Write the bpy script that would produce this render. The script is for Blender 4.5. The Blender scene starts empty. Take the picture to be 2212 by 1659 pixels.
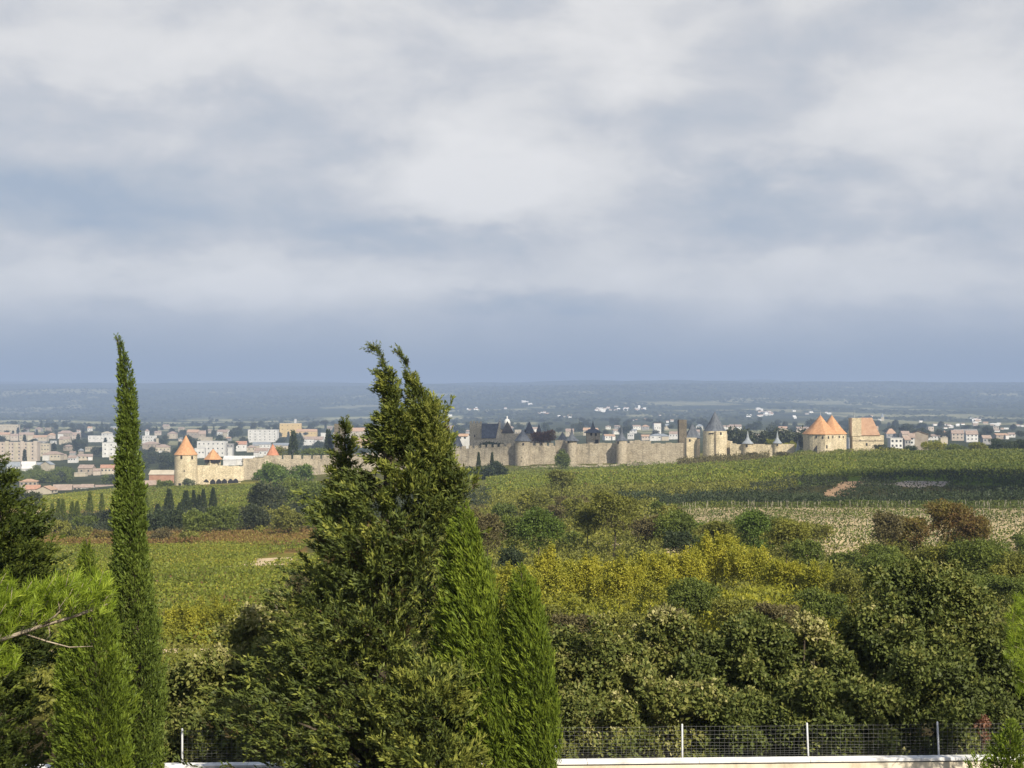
import bpy, math, random
import numpy as np
from mathutils import Vector

SEED = 11
rng = np.random.default_rng(SEED)
random.seed(SEED)
sc = bpy.context.scene
col = sc.collection
RAD = math.radians

# ------------------------------------------------------------------ camera
F = 1106.0 / math.tan(RAD(19.0))
PITCH = math.atan2(880.0 - 829.5, F)
CP, SP = math.cos(PITCH), math.sin(PITCH)


def W(x, y, Y):
    """point seen at picture position (x, y) of the 2212 x 1659 view, at distance Y along the ground axis"""
    a, b = (x - 1106.0) / F, (829.5 - y) / F
    f = CP - SP * b
    return Vector((a * Y / f, Y, (SP + CP * b) * Y / f))


def proj(X, Y, Z):
    f = CP * Y + SP * Z
    return 1106.0 + F * X / f, 829.5 - F * (CP * Z - SP * Y) / f


def S(v):
    return v / 1.82278


cam_d = bpy.data.cameras.new('camera')
cam = bpy.data.objects.new('camera', cam_d)
col.objects.link(cam)
cam_d.sensor_width = 36.0
cam_d.lens = 18.0 / math.tan(RAD(19.0))
cam_d.clip_start = 0.3
cam_d.clip_end = 80000
cam.rotation_euler = (math.pi / 2 + PITCH, 0, 0)
sc.camera = cam

# ------------------------------------------------------------------ helpers
def tag(o, label=None, cat=None, group=None, kind=None):
    if label: o['label'] = label
    if cat: o['category'] = cat
    if group: o['group'] = group
    if kind: o['kind'] = kind
    return o


def thing(name, label, cat, loc, group=None, rz=0.0):
    o = bpy.data.objects.new(name, None)
    o.empty_display_size = 0.5
    col.objects.link(o)
    o.location = loc
    o.rotation_euler = (0, 0, rz)
    return tag(o, label, cat, group)


def link(name, me, parent=None, loc=None):
    o = bpy.data.objects.new(name, me)
    col.objects.link(o)
    if parent is not None: o.parent = parent
    if loc is not None: o.location = loc
    return o


def copy_tree(o, parent=None):
    c = o.copy()
    col.objects.link(c)
    c.parent = parent
    for ch in list(o.children):
        copy_tree(ch, c)
    return c


class MB:
    """collects polygons and links them as one mesh object"""
    def __init__(s):
        s.v, s.f, s.m = [], [], []

    def add(s, verts, faces, mi=0):
        k = len(s.v)
        s.v += [tuple(v) for v in verts]
        s.f += [tuple(i + k for i in f) for f in faces]
        s.m += [mi] * len(faces)

    def box(s, x0, x1, y0, y1, z0, z1, mi=0, rz=0.0, c=(0, 0, 0)):
        p = [(x0, y0, z0), (x1, y0, z0), (x1, y1, z0), (x0, y1, z0), (x0, y0, z1), (x1, y0, z1), (x1, y1, z1), (x0, y1, z1)]
        ca, sa = math.cos(rz), math.sin(rz)
        p = [(c[0] + a * ca - b * sa, c[1] + a * sa + b * ca, c[2] + z) for a, b, z in p]
        s.add(p, [(3, 2, 1, 0), (4, 5, 6, 7), (0, 1, 5, 4), (1, 2, 6, 5), (2, 3, 7, 6), (3, 0, 4, 7)], mi)

    def prism(s, poly, z0, z1, mi=0, top_scale=1.0):
        n = len(poly)
        cx = sum(p[0] for p in poly) / n; cy = sum(p[1] for p in poly) / n
        v = [(x, y, z0) for x, y in poly] + [(cx + (x - cx) * top_scale, cy + (y - cy) * top_scale, z1) for x, y in poly]
        f = [(i, (i + 1) % n, n + (i + 1) % n, n + i) for i in range(n)]
        f += [tuple(range(n))[::-1], tuple(range(n, 2 * n))]
        s.add(v, f, mi)

    def lathe(s, prof, n=24, c=(0, 0), mi=0, a0=0.0):
        """prof: (radius, z) bottom to top; radius 0 closes to a point"""
        v, rows = [], []
        for r, z in prof:
            if r <= 1e-6:
                rows.append([len(v)]); v.append((c[0], c[1], z))
            else:
                rows.append(list(range(len(v), len(v) + n)))
                v += [(c[0] + r * math.cos(a0 + 2 * math.pi * i / n), c[1] + r * math.sin(a0 + 2 * math.pi * i / n), z) for i in range(n)]
        f = []
        for A, B in zip(rows, rows[1:]):
            for i in range(n):
                j = (i + 1) % n
                if len(A) == 1 and len(B) == 1: continue
                if len(B) == 1: f.append((A[i], A[j], B[0]))
                elif len(A) == 1: f.append((A[0], B[j], B[i]))
                else: f.append((A[i], A[j], B[j], B[i]))
        if len(rows[0]) > 1: f.append(tuple(rows[0][::-1]))
        if len(rows[-1]) > 1: f.append(tuple(rows[-1]))
        s.add(v, f, mi)

    def tube(s, pts, rad, n=6, mi=0):
        pts = [Vector(p) for p in pts]
        v = []
        for i, p in enumerate(pts):
            d = (pts[min(i + 1, len(pts) - 1)] - pts[max(i - 1, 0)])
            d = d.normalized() if d.length > 0 else Vector((0, 0, 1))
            u = d.cross(Vector((0.31, 0.9, 0.2)) if abs(d.y) < 0.9 else Vector((1, 0, 0))).normalized()
            w = d.cross(u)
            for k in range(n):
                a = 2 * math.pi * k / n
                v.append(p + (u * math.cos(a) + w * math.sin(a)) * rad[i])
        f = []
        for i in range(len(pts) - 1):
            for k in range(n):
                j = (k + 1) % n
                f.append((i * n + k, i * n + j, (i + 1) * n + j, (i + 1) * n + k))
        f += [tuple(range(n))[::-1], tuple(range((len(pts) - 1) * n, len(pts) * n))]
        s.add(v, f, mi)

    def mesh(s, name, mats, smooth=False):
        me = bpy.data.meshes.new(name)
        me.from_pydata(s.v, [], s.f)
        for m in (mats if isinstance(mats, (list, tuple)) else [mats]): me.materials.append(m)
        me.polygons.foreach_set('material_index', s.m)
        if smooth: me.polygons.foreach_set('use_smooth', [True] * len(s.f))
        me.update()
        return me

    def build(s, name, mats, parent=None, loc=None, smooth=False):
        return link(name, s.mesh(name, mats, smooth), parent, loc)


def vnoise(x, y, seed=0):
    """smooth 2-D value noise, -1..1, vectorised"""
    x = np.asarray(x, float); y = np.asarray(y, float)
    xi = np.floor(x).astype(np.int64); yi = np.floor(y).astype(np.int64)
    xf = x - xi; yf = y - yi
    xf = xf * xf * (3 - 2 * xf); yf = yf * yf * (3 - 2 * yf)

    def h(a, b):
        n = (a * 374761393 + b * 668265263 + seed * 974711) & 0x7fffffff
        n = ((n ^ (n >> 13)) * 1274126177) & 0x7fffffff
        return ((n ^ (n >> 16)) & 0xffff) / 32767.5 - 1.0
    return (h(xi, yi) * (1 - xf) + h(xi + 1, yi) * xf) * (1 - yf) + (h(xi, yi + 1) * (1 - xf) + h(xi + 1, yi + 1) * xf) * yf


def fbm(x, y, seed=0, oct=4):
    t, a, s = 0.0, 1.0, 0.0
    for k in range(oct):
        t = t + a * vnoise(x * 2 ** k, y * 2 ** k, seed + 17 * k); s += a; a *= 0.5
    return t / s


# ------------------------------------------------------------------ ground height
PX = np.array([-900, 0, 330, 600, 850, 1100, 1300, 1550, 1850, 2212, 3100], float)
TAB = [
    (0, [-1.7] * 11), (5, [-1.75] * 11), (8, [-2.6] * 11), (29, [-10.2] * 11), (39, [-10.25] * 11), (41, [-10.1] * 11), (47, [-10.6] * 11),
    (70, [-14.2] * 11),
    (110, [-18.2, -18.2, -18.2, -18.2, -18, -17.5, -17.2, -17, -17, -17, -17]),
    (170, [-21.5, -21.3, -21.3, -21.3, -21, -20.5, -20.2, -20, -20, -20, -20]),
    (230, [-25.5, -25, -25, -24.5, -23.5, -22.4, -21.8, -21.5, -21.5, -21.5, -21.5]),
    (330, [-30, -30, -30, -29.5, -27.5, -24.6, -23.2, -22.2, -22.2, -21.9, -21.5]),
    (348, [-31, -30.8, -30.5, -30.0, -28, -25, -24, -23.2, -23.3, -23, -22.6]),
    (390, [-34, -33.4, -33.2, -33, -29.5, -26, -25, -24.6, -24.4, -24.2, -24]),
    (430, [-35.5, -35, -35, -34, -30, -26.5, -25.2, -24.2, -21.4, -20.6, -20]),
    (520, [-39, -38.5, -38, -36, -33, -28, -26, -24.5, -20.6, -20, -19]),
    (640, [-44, -43, -40.5, -39, -36, -31, -29, -26, -20.6, -19.5, -19]),
    (720, [-48, -47, -42, -41, -38, -33.5, -31.5, -27.6, -23, -21.5, -21]),
    (810, [-52, -51.5, -44, -42.4, -39.5, -36, -34.6, -29.5, -26, -25, -25]),
    (900, [-59, -58.5, -46, -41, -36, -32, -31, -29.5, -27, -27, -27]),
    (1000, [-64, -63, -53, -44, -37, -32, -31, -30, -29.5, -29, -29]),
    (1250, [-67, -66, -60, -53, -46, -40, -38, -36, -34, -33, -33]),
    (1600, [-67, -66, -63, -59, -54, -48, -44, -41, -39, -38, -38]),
    (2300, [-65, -65, -63, -60, -56, -50, -46, -44, -43, -43, -43]),
    (3300, [-60, -60, -59, -56, -53, -48, -44, -42, -41, -41, -41]),
    (5000, [-55, -55, -55, -53, -48, -40, -36, -34, -33, -33, -33]),
    (6500, [-46, -46, -46, -40, -28, -12, 0, 4, 2, 0, 0]),
    (8000, [-35, -32, -30, -16, 5, 26, 52, 50, 44, 40, 45]),
    (10000, [70, 70, 68, 75, 90, 105, 128, 118, 108, 104, 110]),
    (13000, [205, 200, 208, 212, 204, 210, 222, 216, 208, 210, 215]),
    (17000, [250] * 11),
    (21000, [280] * 11),
    (24000, [290] * 11),
]
_ty = np.array([t[0] for t in TAB], float)
_tz = np.array([t[1] for t in TAB], float)
_U = np.linspace(0, 1, 900)


def _y2u(Y):
    return np.log1p(np.maximum(Y, 0) / 12.0) / math.log1p(24000 / 12.0)


_DY = 12.0 * np.expm1(_U * math.log1p(24000 / 12.0))
_PXD = np.linspace(-900, 3100, 161)
_D = np.empty((900, 161))
_tmp = np.stack([np.interp(_DY, _ty, _tz[:, k]) for k in range(11)], 1)
for i in range(900): _D[i] = np.interp(_PXD, PX, _tmp[i])
_k = np.exp(-0.5 * (np.arange(-4, 5) / 1.8) ** 2); _k /= _k.sum()
_pad = np.pad(_D, ((4, 4), (0, 0)), mode='edge')
_D = sum(_k[j] * _pad[j:j + 900] for j in range(9))
_k = np.exp(-0.5 * (np.arange(-6, 7) / 2.6) ** 2); _k /= _k.sum()
_pad = np.pad(_D, ((0, 0), (6, 6)), mode='edge')
_D = sum(_k[j] * _pad[:, j:j + 161] for j in range(13))


def gz(X, Y):
    """ground height, vectorised; outside the forward fan the edge columns carry on all round"""
    X = np.asarray(X, float); Y = np.asarray(Y, float)
    R = np.where(np.abs(X) > Y * 0.75, np.hypot(X, Y), Y)
    R = np.where(Y <= 0, np.hypot(X, Y), R)
    px = 1106 + F * X / np.maximum(np.abs(R), 1e-3) * np.where(Y > 0, 1, 1)
    u = np.clip(_y2u(np.abs(R)), 0, 1) * 899
    c = np.clip((px + 900) / 4000 * 160, 0, 160)
    i = np.minimum(u.astype(int), 898); j = np.minimum(c.astype(int), 159)
    a = u - i; b = c - j
    z = (_D[i, j] * (1 - b) + _D[i, j + 1] * b) * (1 - a) + (_D[i + 1, j] * (1 - b) + _D[i + 1, j + 1] * b) * a
    z = z + np.clip((R - 60) / 200, 0, 1) * 0.28 * fbm(X / 26, Y / 26, 3, 3)
    z = z + np.clip((R - 1200) / 2500, 0, 1) * 3.5 * fbm(X / 420, Y / 420, 5, 3)
    z = z + np.clip((R - 5200) / 4000, 0, 1) * 24 * fbm(X / 1500, Y / 1300, 9, 4)
    z = z + np.clip((R - 8000) / 5000, 0, 1) * 95 * fbm(X / 3000, Y / 2600, 21, 4)
    return z


_SY = np.concatenate([np.arange(30, 1000, 1.5), np.geomspace(1000, 23500, 900)])


def hit(x, y, ymin=40.0):
    """distance Y at which the ground is first seen at picture position (x, y)"""
    Y = _SY[_SY >= ymin]
    X = (x - 1106.0) / F * Y
    yy = proj(X, Y, gz(X, Y))[1]
    k = np.argmax(yy <= y)
    if yy[k] > y: return float(Y[-1])
    return float(Y[k])


def ground(x, Y):
    X = (x - 1106.0) / F * Y
    return Vector((X, Y, float(gz(X, Y))))
# ------------------------------------------------------------------ materials
def newmat(name):
    m = bpy.data.materials.new(name)
    m.use_nodes = True
    nt = m.node_tree
    nt.nodes.clear()
    return m, nt.nodes, nt.links


def ramp(nodes, stops):
    r = nodes.new('ShaderNodeValToRGB')
    e = r.color_ramp.elements
    while len(e) < len(stops): e.new(0.5)
    for k, (p, c) in enumerate(stops):
        e[k].position = p; e[k].color = (*c, 1)
    return r


def leafmat(name, stops, trans=0.28, gloss=0.018, rough=0.55):
    """leaf colours by the natural spread of tints among leaves; thin leaves pass some light"""
    m, n, l = newmat(name)
    at = n.new('ShaderNodeAttribute'); at.attribute_name = 'tint'
    r = ramp(n, stops); l.new(at.outputs['Fac'], r.inputs[0])
    d = n.new('ShaderNodeBsdfDiffuse'); t = n.new('ShaderNodeBsdfTranslucent'); g = n.new('ShaderNodeBsdfGlossy')
    g.inputs['Roughness'].default_value = rough
    l.new(r.outputs[0], d.inputs[0]); l.new(r.outputs[0], t.inputs[0])
    mx = n.new('ShaderNodeMixShader'); mx.inputs[0].default_value = trans
    l.new(d.outputs[0], mx.inputs[1]); l.new(t.outputs[0], mx.inputs[2])
    m2 = n.new('ShaderNodeMixShader'); m2.inputs[0].default_value = gloss
    l.new(mx.outputs[0], m2.inputs[1]); l.new(g.outputs[0], m2.inputs[2])
    o = n.new('ShaderNodeOutputMaterial'); l.new(m2.outputs[0], o.inputs[0])
    return m


def surf(name, c1, c2, scale=0.3, rough=0.9, bump=0.0, stretch=(1, 1, 1), c3=None, detail=6.0, spec=0.2):
    """noisy mineral or painted surface: two or three tints mixed by noise in object space"""
    m, n, l = newmat(name)
    tc = n.new('ShaderNodeTexCoord'); mp = n.new('ShaderNodeMapping')
    mp.inputs['Scale'].default_value = stretch
    l.new(tc.outputs['Object'], mp.inputs[0])
    nz = n.new('ShaderNodeTexNoise'); nz.inputs['Scale'].default_value = scale; nz.inputs['Detail'].default_value = detail
    nz.inputs['Roughness'].default_value = 0.62
    l.new(mp.outputs[0], nz.inputs['Vector'])
    st = [(0.33, c1), (0.66, c2)] if c3 is None else [(0.30, c1), (0.52, c2), (0.70, c3)]
    r = ramp(n, st); l.new(nz.outputs['Fac'], r.inputs[0])
    b = n.new('ShaderNodeBsdfPrincipled')
    b.inputs['Roughness'].default_value = rough
    b.inputs['Specular IOR Level'].default_value = spec
    l.new(r.outputs[0], b.inputs['Base Color'])
    if bump:
        bp = n.new('ShaderNodeBump'); bp.inputs['Strength'].default_value = 0.7; bp.inputs['Distance'].default_value = bump
        l.new(nz.outputs['Fac'], bp.inputs['Height']); l.new(bp.outputs[0], b.inputs['Normal'])
    o = n.new('ShaderNodeOutputMaterial'); l.new(b.outputs[0], o.inputs[0])
    return m


def stone(name, c1, c2, stain, seed=0.0):
    """rough masonry: blotches, courses and vertical rain streaks"""
    m, n, l = newmat(name)
    tc = n.new('ShaderNodeTexCoord')
    def noise(scale, stretch, detail=5):
        mp = n.new('ShaderNodeMapping'); mp.inputs['Scale'].default_value = stretch; mp.inputs['Location'].default_value = (seed, seed * 2, seed)
        l.new(tc.outputs['Object'], mp.inputs[0])
        z = n.new('ShaderNodeTexNoise'); z.inputs['Scale'].default_value = scale; z.inputs['Detail'].default_value = detail; z.inputs['Roughness'].default_value = 0.65
        l.new(mp.outputs[0], z.inputs['Vector']); return z
    a = noise(0.16, (1, 1, 1.4), 8); b = noise(0.55, (1, 1, 0.12)); c = noise(1.1, (1, 1, 2.2), 3)
    r1 = ramp(n, [(0.34, c1), (0.64, c2)]); l.new(a.outputs['Fac'], r1.inputs[0])
    r2 = ramp(n, [(0.50, (0, 0, 0)), (0.68, (1, 1, 1))]); l.new(b.outputs['Fac'], r2.inputs[0])
    ml = n.new('ShaderNodeMath'); ml.operation = 'MULTIPLY'; ml.inputs[1].default_value = 0.6
    l.new(r2.outputs[0], ml.inputs[0])
    mx = n.new('ShaderNodeMixRGB'); l.new(ml.outputs[0], mx.inputs[0]); l.new(r1.outputs[0], mx.inputs[1]); mx.inputs[2].default_value = (*stain, 1)
    r3 = ramp(n, [(0.35, (0.55, 0.55, 0.55)), (0.65, (1.3, 1.28, 1.24))]); l.new(c.outputs['Fac'], r3.inputs[0])
    m3 = n.new('ShaderNodeMixRGB'); m3.blend_type = 'MULTIPLY'; m3.inputs[0].default_value = 0.8
    l.new(mx.outputs[0], m3.inputs[1]); l.new(r3.outputs[0], m3.inputs[2])
    p = n.new('ShaderNodeBsdfPrincipled'); p.inputs['Roughness'].default_value = 0.95; p.inputs['Specular IOR Level'].default_value = 0.1
    l.new(m3.outputs[0], p.inputs['Base Color'])
    bp = n.new('ShaderNodeBump'); bp.inputs['Distance'].default_value = 0.5; bp.inputs['Strength'].default_value = 0.6
    l.new(c.outputs['Fac'], bp.inputs['Height']); l.new(bp.outputs[0], p.inputs['Normal'])
    o = n.new('ShaderNodeOutputMaterial'); l.new(p.outputs[0], o.inputs[0])
    return m


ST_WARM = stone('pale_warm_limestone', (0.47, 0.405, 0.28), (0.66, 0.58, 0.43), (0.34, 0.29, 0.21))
ST_SHADED = stone('cloud_shaded_limestone', (0.31, 0.27, 0.205), (0.48, 0.425, 0.335), (0.16, 0.14, 0.112), 3.0)  # same limestone, with the cloud shade of the middle walls put into its colour
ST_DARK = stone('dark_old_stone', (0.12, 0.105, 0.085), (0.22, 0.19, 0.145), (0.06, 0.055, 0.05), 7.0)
TILE = surf('orange_clay_tiles', (0.40, 0.205, 0.10), (0.55, 0.315, 0.17), 0.9, 0.85, 0.05, (1, 1, 0.5))
TILE_RED = surf('red_clay_tiles', (0.36, 0.15, 0.09), (0.50, 0.23, 0.14), 0.9, 0.85, 0.05)
TILE_PALE = surf('faded_clay_tiles', (0.24, 0.185, 0.155), (0.36, 0.285, 0.245), 0.5, 0.9, 0.05)
TILE_TAN = surf('tan_clay_tiles', (0.34, 0.225, 0.155), (0.46, 0.32, 0.23), 0.5, 0.9, 0.05)
SLATE = surf('dark_blue_slates', (0.055, 0.064, 0.082), (0.13, 0.146, 0.172), 0.7, 0.7, 0.03, (1, 1, 0.3), spec=0.25)
ZINC = surf('grey_zinc_roofing', (0.17, 0.19, 0.22), (0.30, 0.33, 0.36), 0.6, 0.6, 0.0, spec=0.3)
R_WHITE = surf('white_render', (0.50, 0.50, 0.49), (0.68, 0.67, 0.655), 0.25)
R_CREAM = surf('cream_render', (0.38, 0.335, 0.26), (0.50, 0.45, 0.36), 0.25)
R_PINK = surf('pink_render', (0.40, 0.345, 0.295), (0.50, 0.435, 0.375), 0.25)
R_YELLOW = surf('yellow_render', (0.48, 0.36, 0.18), (0.58, 0.45, 0.24), 0.25)
R_GREY = surf('grey_render', (0.22, 0.22, 0.225), (0.34, 0.335, 0.33), 0.25)
R_TAN = surf('tan_render', (0.26, 0.22, 0.18), (0.38, 0.33, 0.27), 0.25)
DARK = surf('dark_opening', (0.016, 0.016, 0.018), (0.03, 0.03, 0.035), 1.0, 0.6)
GLASS = surf('window_glass_dark', (0.03, 0.036, 0.045), (0.07, 0.08, 0.095), 1.0, 0.25, spec=0.5)
BARK = surf('grey_brown_bark', (0.045, 0.036, 0.026), (0.105, 0.085, 0.062), 3.0, 0.95, 0.02, (1, 1, 0.25))
BARK_PALE = surf('pale_grey_bark', (0.26, 0.21, 0.155), (0.44, 0.38, 0.30), 6.0, 0.95, 0.01, (1, 1, 0.4))
COPING = surf('white_painted_coping', (0.58, 0.58, 0.57), (0.84, 0.84, 0.84), 1.8, 0.7, 0.0, (1, 1, 1), (0.88, 0.88, 0.88))
WALLC = surf('cream_rendered_wall', (0.50, 0.44, 0.33), (0.76, 0.69, 0.56), 1.6, 0.85, 0.01, (1, 1, .35), (0.80, 0.74, 0.61))
GALV = surf('galvanised_steel', (0.52, 0.54, 0.57), (0.66, 0.68, 0.71), 8.0, 0.45, spec=0.5)
WIRE = surf('dull_grey_wire', (0.085, 0.09, 0.095), (0.14, 0.145, 0.15), 8.0, 0.5, spec=0.5)
SHADOW_LINE = surf('painted_shadow_line', (0.10, 0.11, 0.13), (0.17, 0.18, 0.2), 4.0, 0.6)  # dark colour standing in for the shade under the coping
SAND = surf('sandy_earth', (0.44, 0.33, 0.20), (0.62, 0.49, 0.32), 0.6, 0.98, 0.05)
EARTH = surf('brown_earth', (0.27, 0.17, 0.095), (0.42, 0.28, 0.17), 0.5, 0.98, 0.05)

K = lambda s: tuple(float(v) for v in s)
L_DARKCY = leafmat('dark_cypress_needles', [(0.0, (0.060, 0.046, 0.018)), (0.12, (0.042, 0.058, 0.018)), (0.5, (0.092, 0.120, 0.027)), (0.82, (0.170, 0.195, 0.036)), (1.0, (0.27, 0.285, 0.06))], 0.12)
L_SLIM = leafmat('slim_cypress_needles', [(0.0, (0.045, 0.064, 0.014)), (0.5, (0.092, 0.134, 0.022)), (1.0, (0.16, 0.21, 0.036))], 0.12)
L_BRIGHT = leafmat('bright_cypress_needles', [(0.0, (0.060, 0.085, 0.014)), (0.5, (0.128, 0.185, 0.020)), (1.0, (0.24, 0.30, 0.035))], 0.18)
L_PINE = leafmat('fresh_pine_needles', [(0.0, (0.11, 0.165, 0.016)), (0.5, (0.24, 0.33, 0.028)), (1.0, (0.38, 0.46, 0.05))], 0.32)
L_HEDGE = leafmat('evergreen_hedge_leaves', [(0.0, (0.044, 0.056, 0.016)), (0.45, (0.095, 0.122, 0.027)), (0.75, (0.172, 0.184, 0.044)), (0.92, (0.255, 0.250, 0.075)), (1.0, (0.37, 0.345, 0.15))], 0.16, 0.02, 0.6)
L_GOLD = leafmat('yellow_autumn_leaves', [(0.0, (0.145, 0.165, 0.024)), (0.5, (0.285, 0.285, 0.030)), (1.0, (0.47, 0.43, 0.05))], 0.3)
L_OLIVE = leafmat('olive_green_leaves', [(0.0, (0.090, 0.096, 0.022)), (0.5, (0.180, 0.190, 0.036)), (1.0, (0.31, 0.295, 0.05))], 0.25)
L_GREEN = leafmat('mid_green_leaves', [(0.0, (0.062, 0.082, 0.018)), (0.5, (0.120, 0.158, 0.030)), (1.0, (0.215, 0.24, 0.045))], 0.25)
L_LUSH = leafmat('lush_green_leaves', [(0.0, (0.06, 0.09, 0.016)), (0.5, (0.115, 0.175, 0.030)), (1.0, (0.17, 0.24, 0.045))], 0.25)
L_BROWN = leafmat('brown_dry_leaves', [(0.0, (0.066, 0.056, 0.028)), (0.5, (0.128, 0.112, 0.046)), (1.0, (0.21, 0.18, 0.07))], 0.2)
L_RUST = leafmat('rusty_autumn_leaves', [(0.0, (0.12, 0.062, 0.022)), (0.35, (0.155, 0.112, 0.030)), (0.75, (0.17, 0.155, 0.033)), (1.0, (0.30, 0.22, 0.045))], 0.3)
L_COPPER = leafmat('copper_red_leaves', [(0.0, (0.13, 0.065, 0.048)), (0.5, (0.22, 0.115, 0.08)), (1.0, (0.31, 0.17, 0.11))], 0.2)
L_DEEP = leafmat('deep_green_leaves', [(0.0, (0.022, 0.034, 0.018)), (0.5, (0.042, 0.060, 0.026)), (1.0, (0.075, 0.095, 0.036))], 0.15)
L_FARDK = leafmat('dark_tree_leaves', [(0.0, (0.026, 0.036, 0.020)), (0.5, (0.048, 0.060, 0.030)), (1.0, (0.08, 0.092, 0.040))], 0.15)
L_VINE = leafmat('vine_leaves_green_gold', [(0.0, (0.15, 0.075, 0.03)), (0.10, (0.095, 0.120, 0.022)), (0.5, (0.165, 0.200, 0.026)), (0.85, (0.27, 0.275, 0.034)), (1.0, (0.42, 0.34, 0.06))], 0.3)
L_VINERED = leafmat('vine_leaves_russet', [(0.0, (0.15, 0.06, 0.035)), (0.4, (0.20, 0.125, 0.042)), (0.7, (0.21, 0.175, 0.040)), (1.0, (0.30, 0.25, 0.05))], 0.3)
L_VINEG = leafmat('vine_leaves_green', [(0.0, (0.055, 0.075, 0.018)), (0.5, (0.105, 0.135, 0.026)), (1.0, (0.20, 0.21, 0.040))], 0.3)
L_SILVER = leafmat('silvery_olive_leaves', [(0.0, (0.07, 0.085, 0.05)), (0.5, (0.13, 0.155, 0.09)), (1.0, (0.21, 0.24, 0.15))], 0.2)


# ------------------------------------------------------------------ foliage builders
def unit(v):
    return v / np.maximum(np.linalg.norm(v, axis=1, keepdims=True), 1e-9)


def leaf_mesh(name, P, A, L, Wd, tint, mat, U=None, fold=0.0):
    """one diamond per leaf: P base points, A axes, L lengths, Wd widths"""
    n = len(P)
    A = unit(A)
    if U is None:
        U = unit(np.cross(A, rng.normal(size=(n, 3))))
    L = np.broadcast_to(np.asarray(L, float), (n,))[:, None]; Wd = np.broadcast_to(np.asarray(Wd, float), (n,))[:, None]
    mid = P + A * L * 0.5
    v = np.empty((n, 4, 3))
    v[:, 0] = P; v[:, 1] = mid + U * Wd * 0.5; v[:, 2] = P + A * L; v[:, 3] = mid - U * Wd * 0.5
    me = bpy.data.meshes.new(name)
    me.vertices.add(n * 4); me.loops.add(n * 4); me.polygons.add(n)
    me.vertices.foreach_set('co', v.reshape(-1).astype(np.float32))
    me.loops.foreach_set('vertex_index', np.arange(n * 4, dtype=np.int32))
    me.polygons.foreach_set('loop_start', np.arange(0, n * 4, 4, dtype=np.int32))
    me.polygons.foreach_set('loop_total', np.full(n, 4, dtype=np.int32))
    a = me.attributes.new('tint', 'FLOAT', 'FACE')
    a.data.foreach_set('value', np.clip(tint, 0, 1).astype(np.float32))
    me.materials.append(mat)
    me.update(); me.validate()
    return me


def plume_leaves(P, D, L, nb, spread=0.16, blen=0.42, bwid=0.10, tint=None, splay=0.45):
    """every plume (base P, direction D, length L) becomes nb blades along its axis"""
    n = len(P); D = unit(D)
    t = rng.random((n, nb)) ** 0.8
    base = P[:, None, :] + D[:, None, :] * (L[:, None] * t)[:, :, None]
    off = rng.normal(size=(n, nb, 3)) * (L[:, None] * spread * (1.05 - 0.75 * t))[:, :, None]
    base = base + off
    A = D[:, None, :] + rng.normal(size=(n, nb, 3)) * splay
    off = off - D[:, None, :] * np.sum(off * D[:, None, :], 2, keepdims=True)
    nrm = off / np.maximum(np.linalg.norm(off, axis=2, keepdims=True), 1e-6) + rng.normal(size=(n, nb, 3)) * 0.35   # blades lie on the skin of the tuft
    U = unit(np.cross(A.reshape(-1, 3), nrm.reshape(-1, 3)))
    LL = (L[:, None] * blen * (0.7 + 0.6 * rng.random((n, nb))))
    if tint is None: tint = rng.random(n)
    tt = tint[:, None] + rng.normal(size=(n, nb)) * 0.10 + 0.42 * (t - 0.6)      # young shoots at the spray ends are paler
    return base.reshape(-1, 3), A.reshape(-1, 3), LL.reshape(-1), (LL * bwid / blen * (0.7 + 0.6 * rng.random((n, nb)))).reshape(-1), tt.reshape(-1), U


def prof_arrays(prof, Y0):
    p = sorted(prof, key=lambda q: -q[0])
    z = np.array([W((a + b) / 2, y, Y0).z for y, a, b in p])
    xc = np.array([W((a + b) / 2, y, Y0).x for y, a, b in p])
    R = np.array([(b - a) / 2 / F * Y0 for y, a, b in p])
    return z, xc, R


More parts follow.
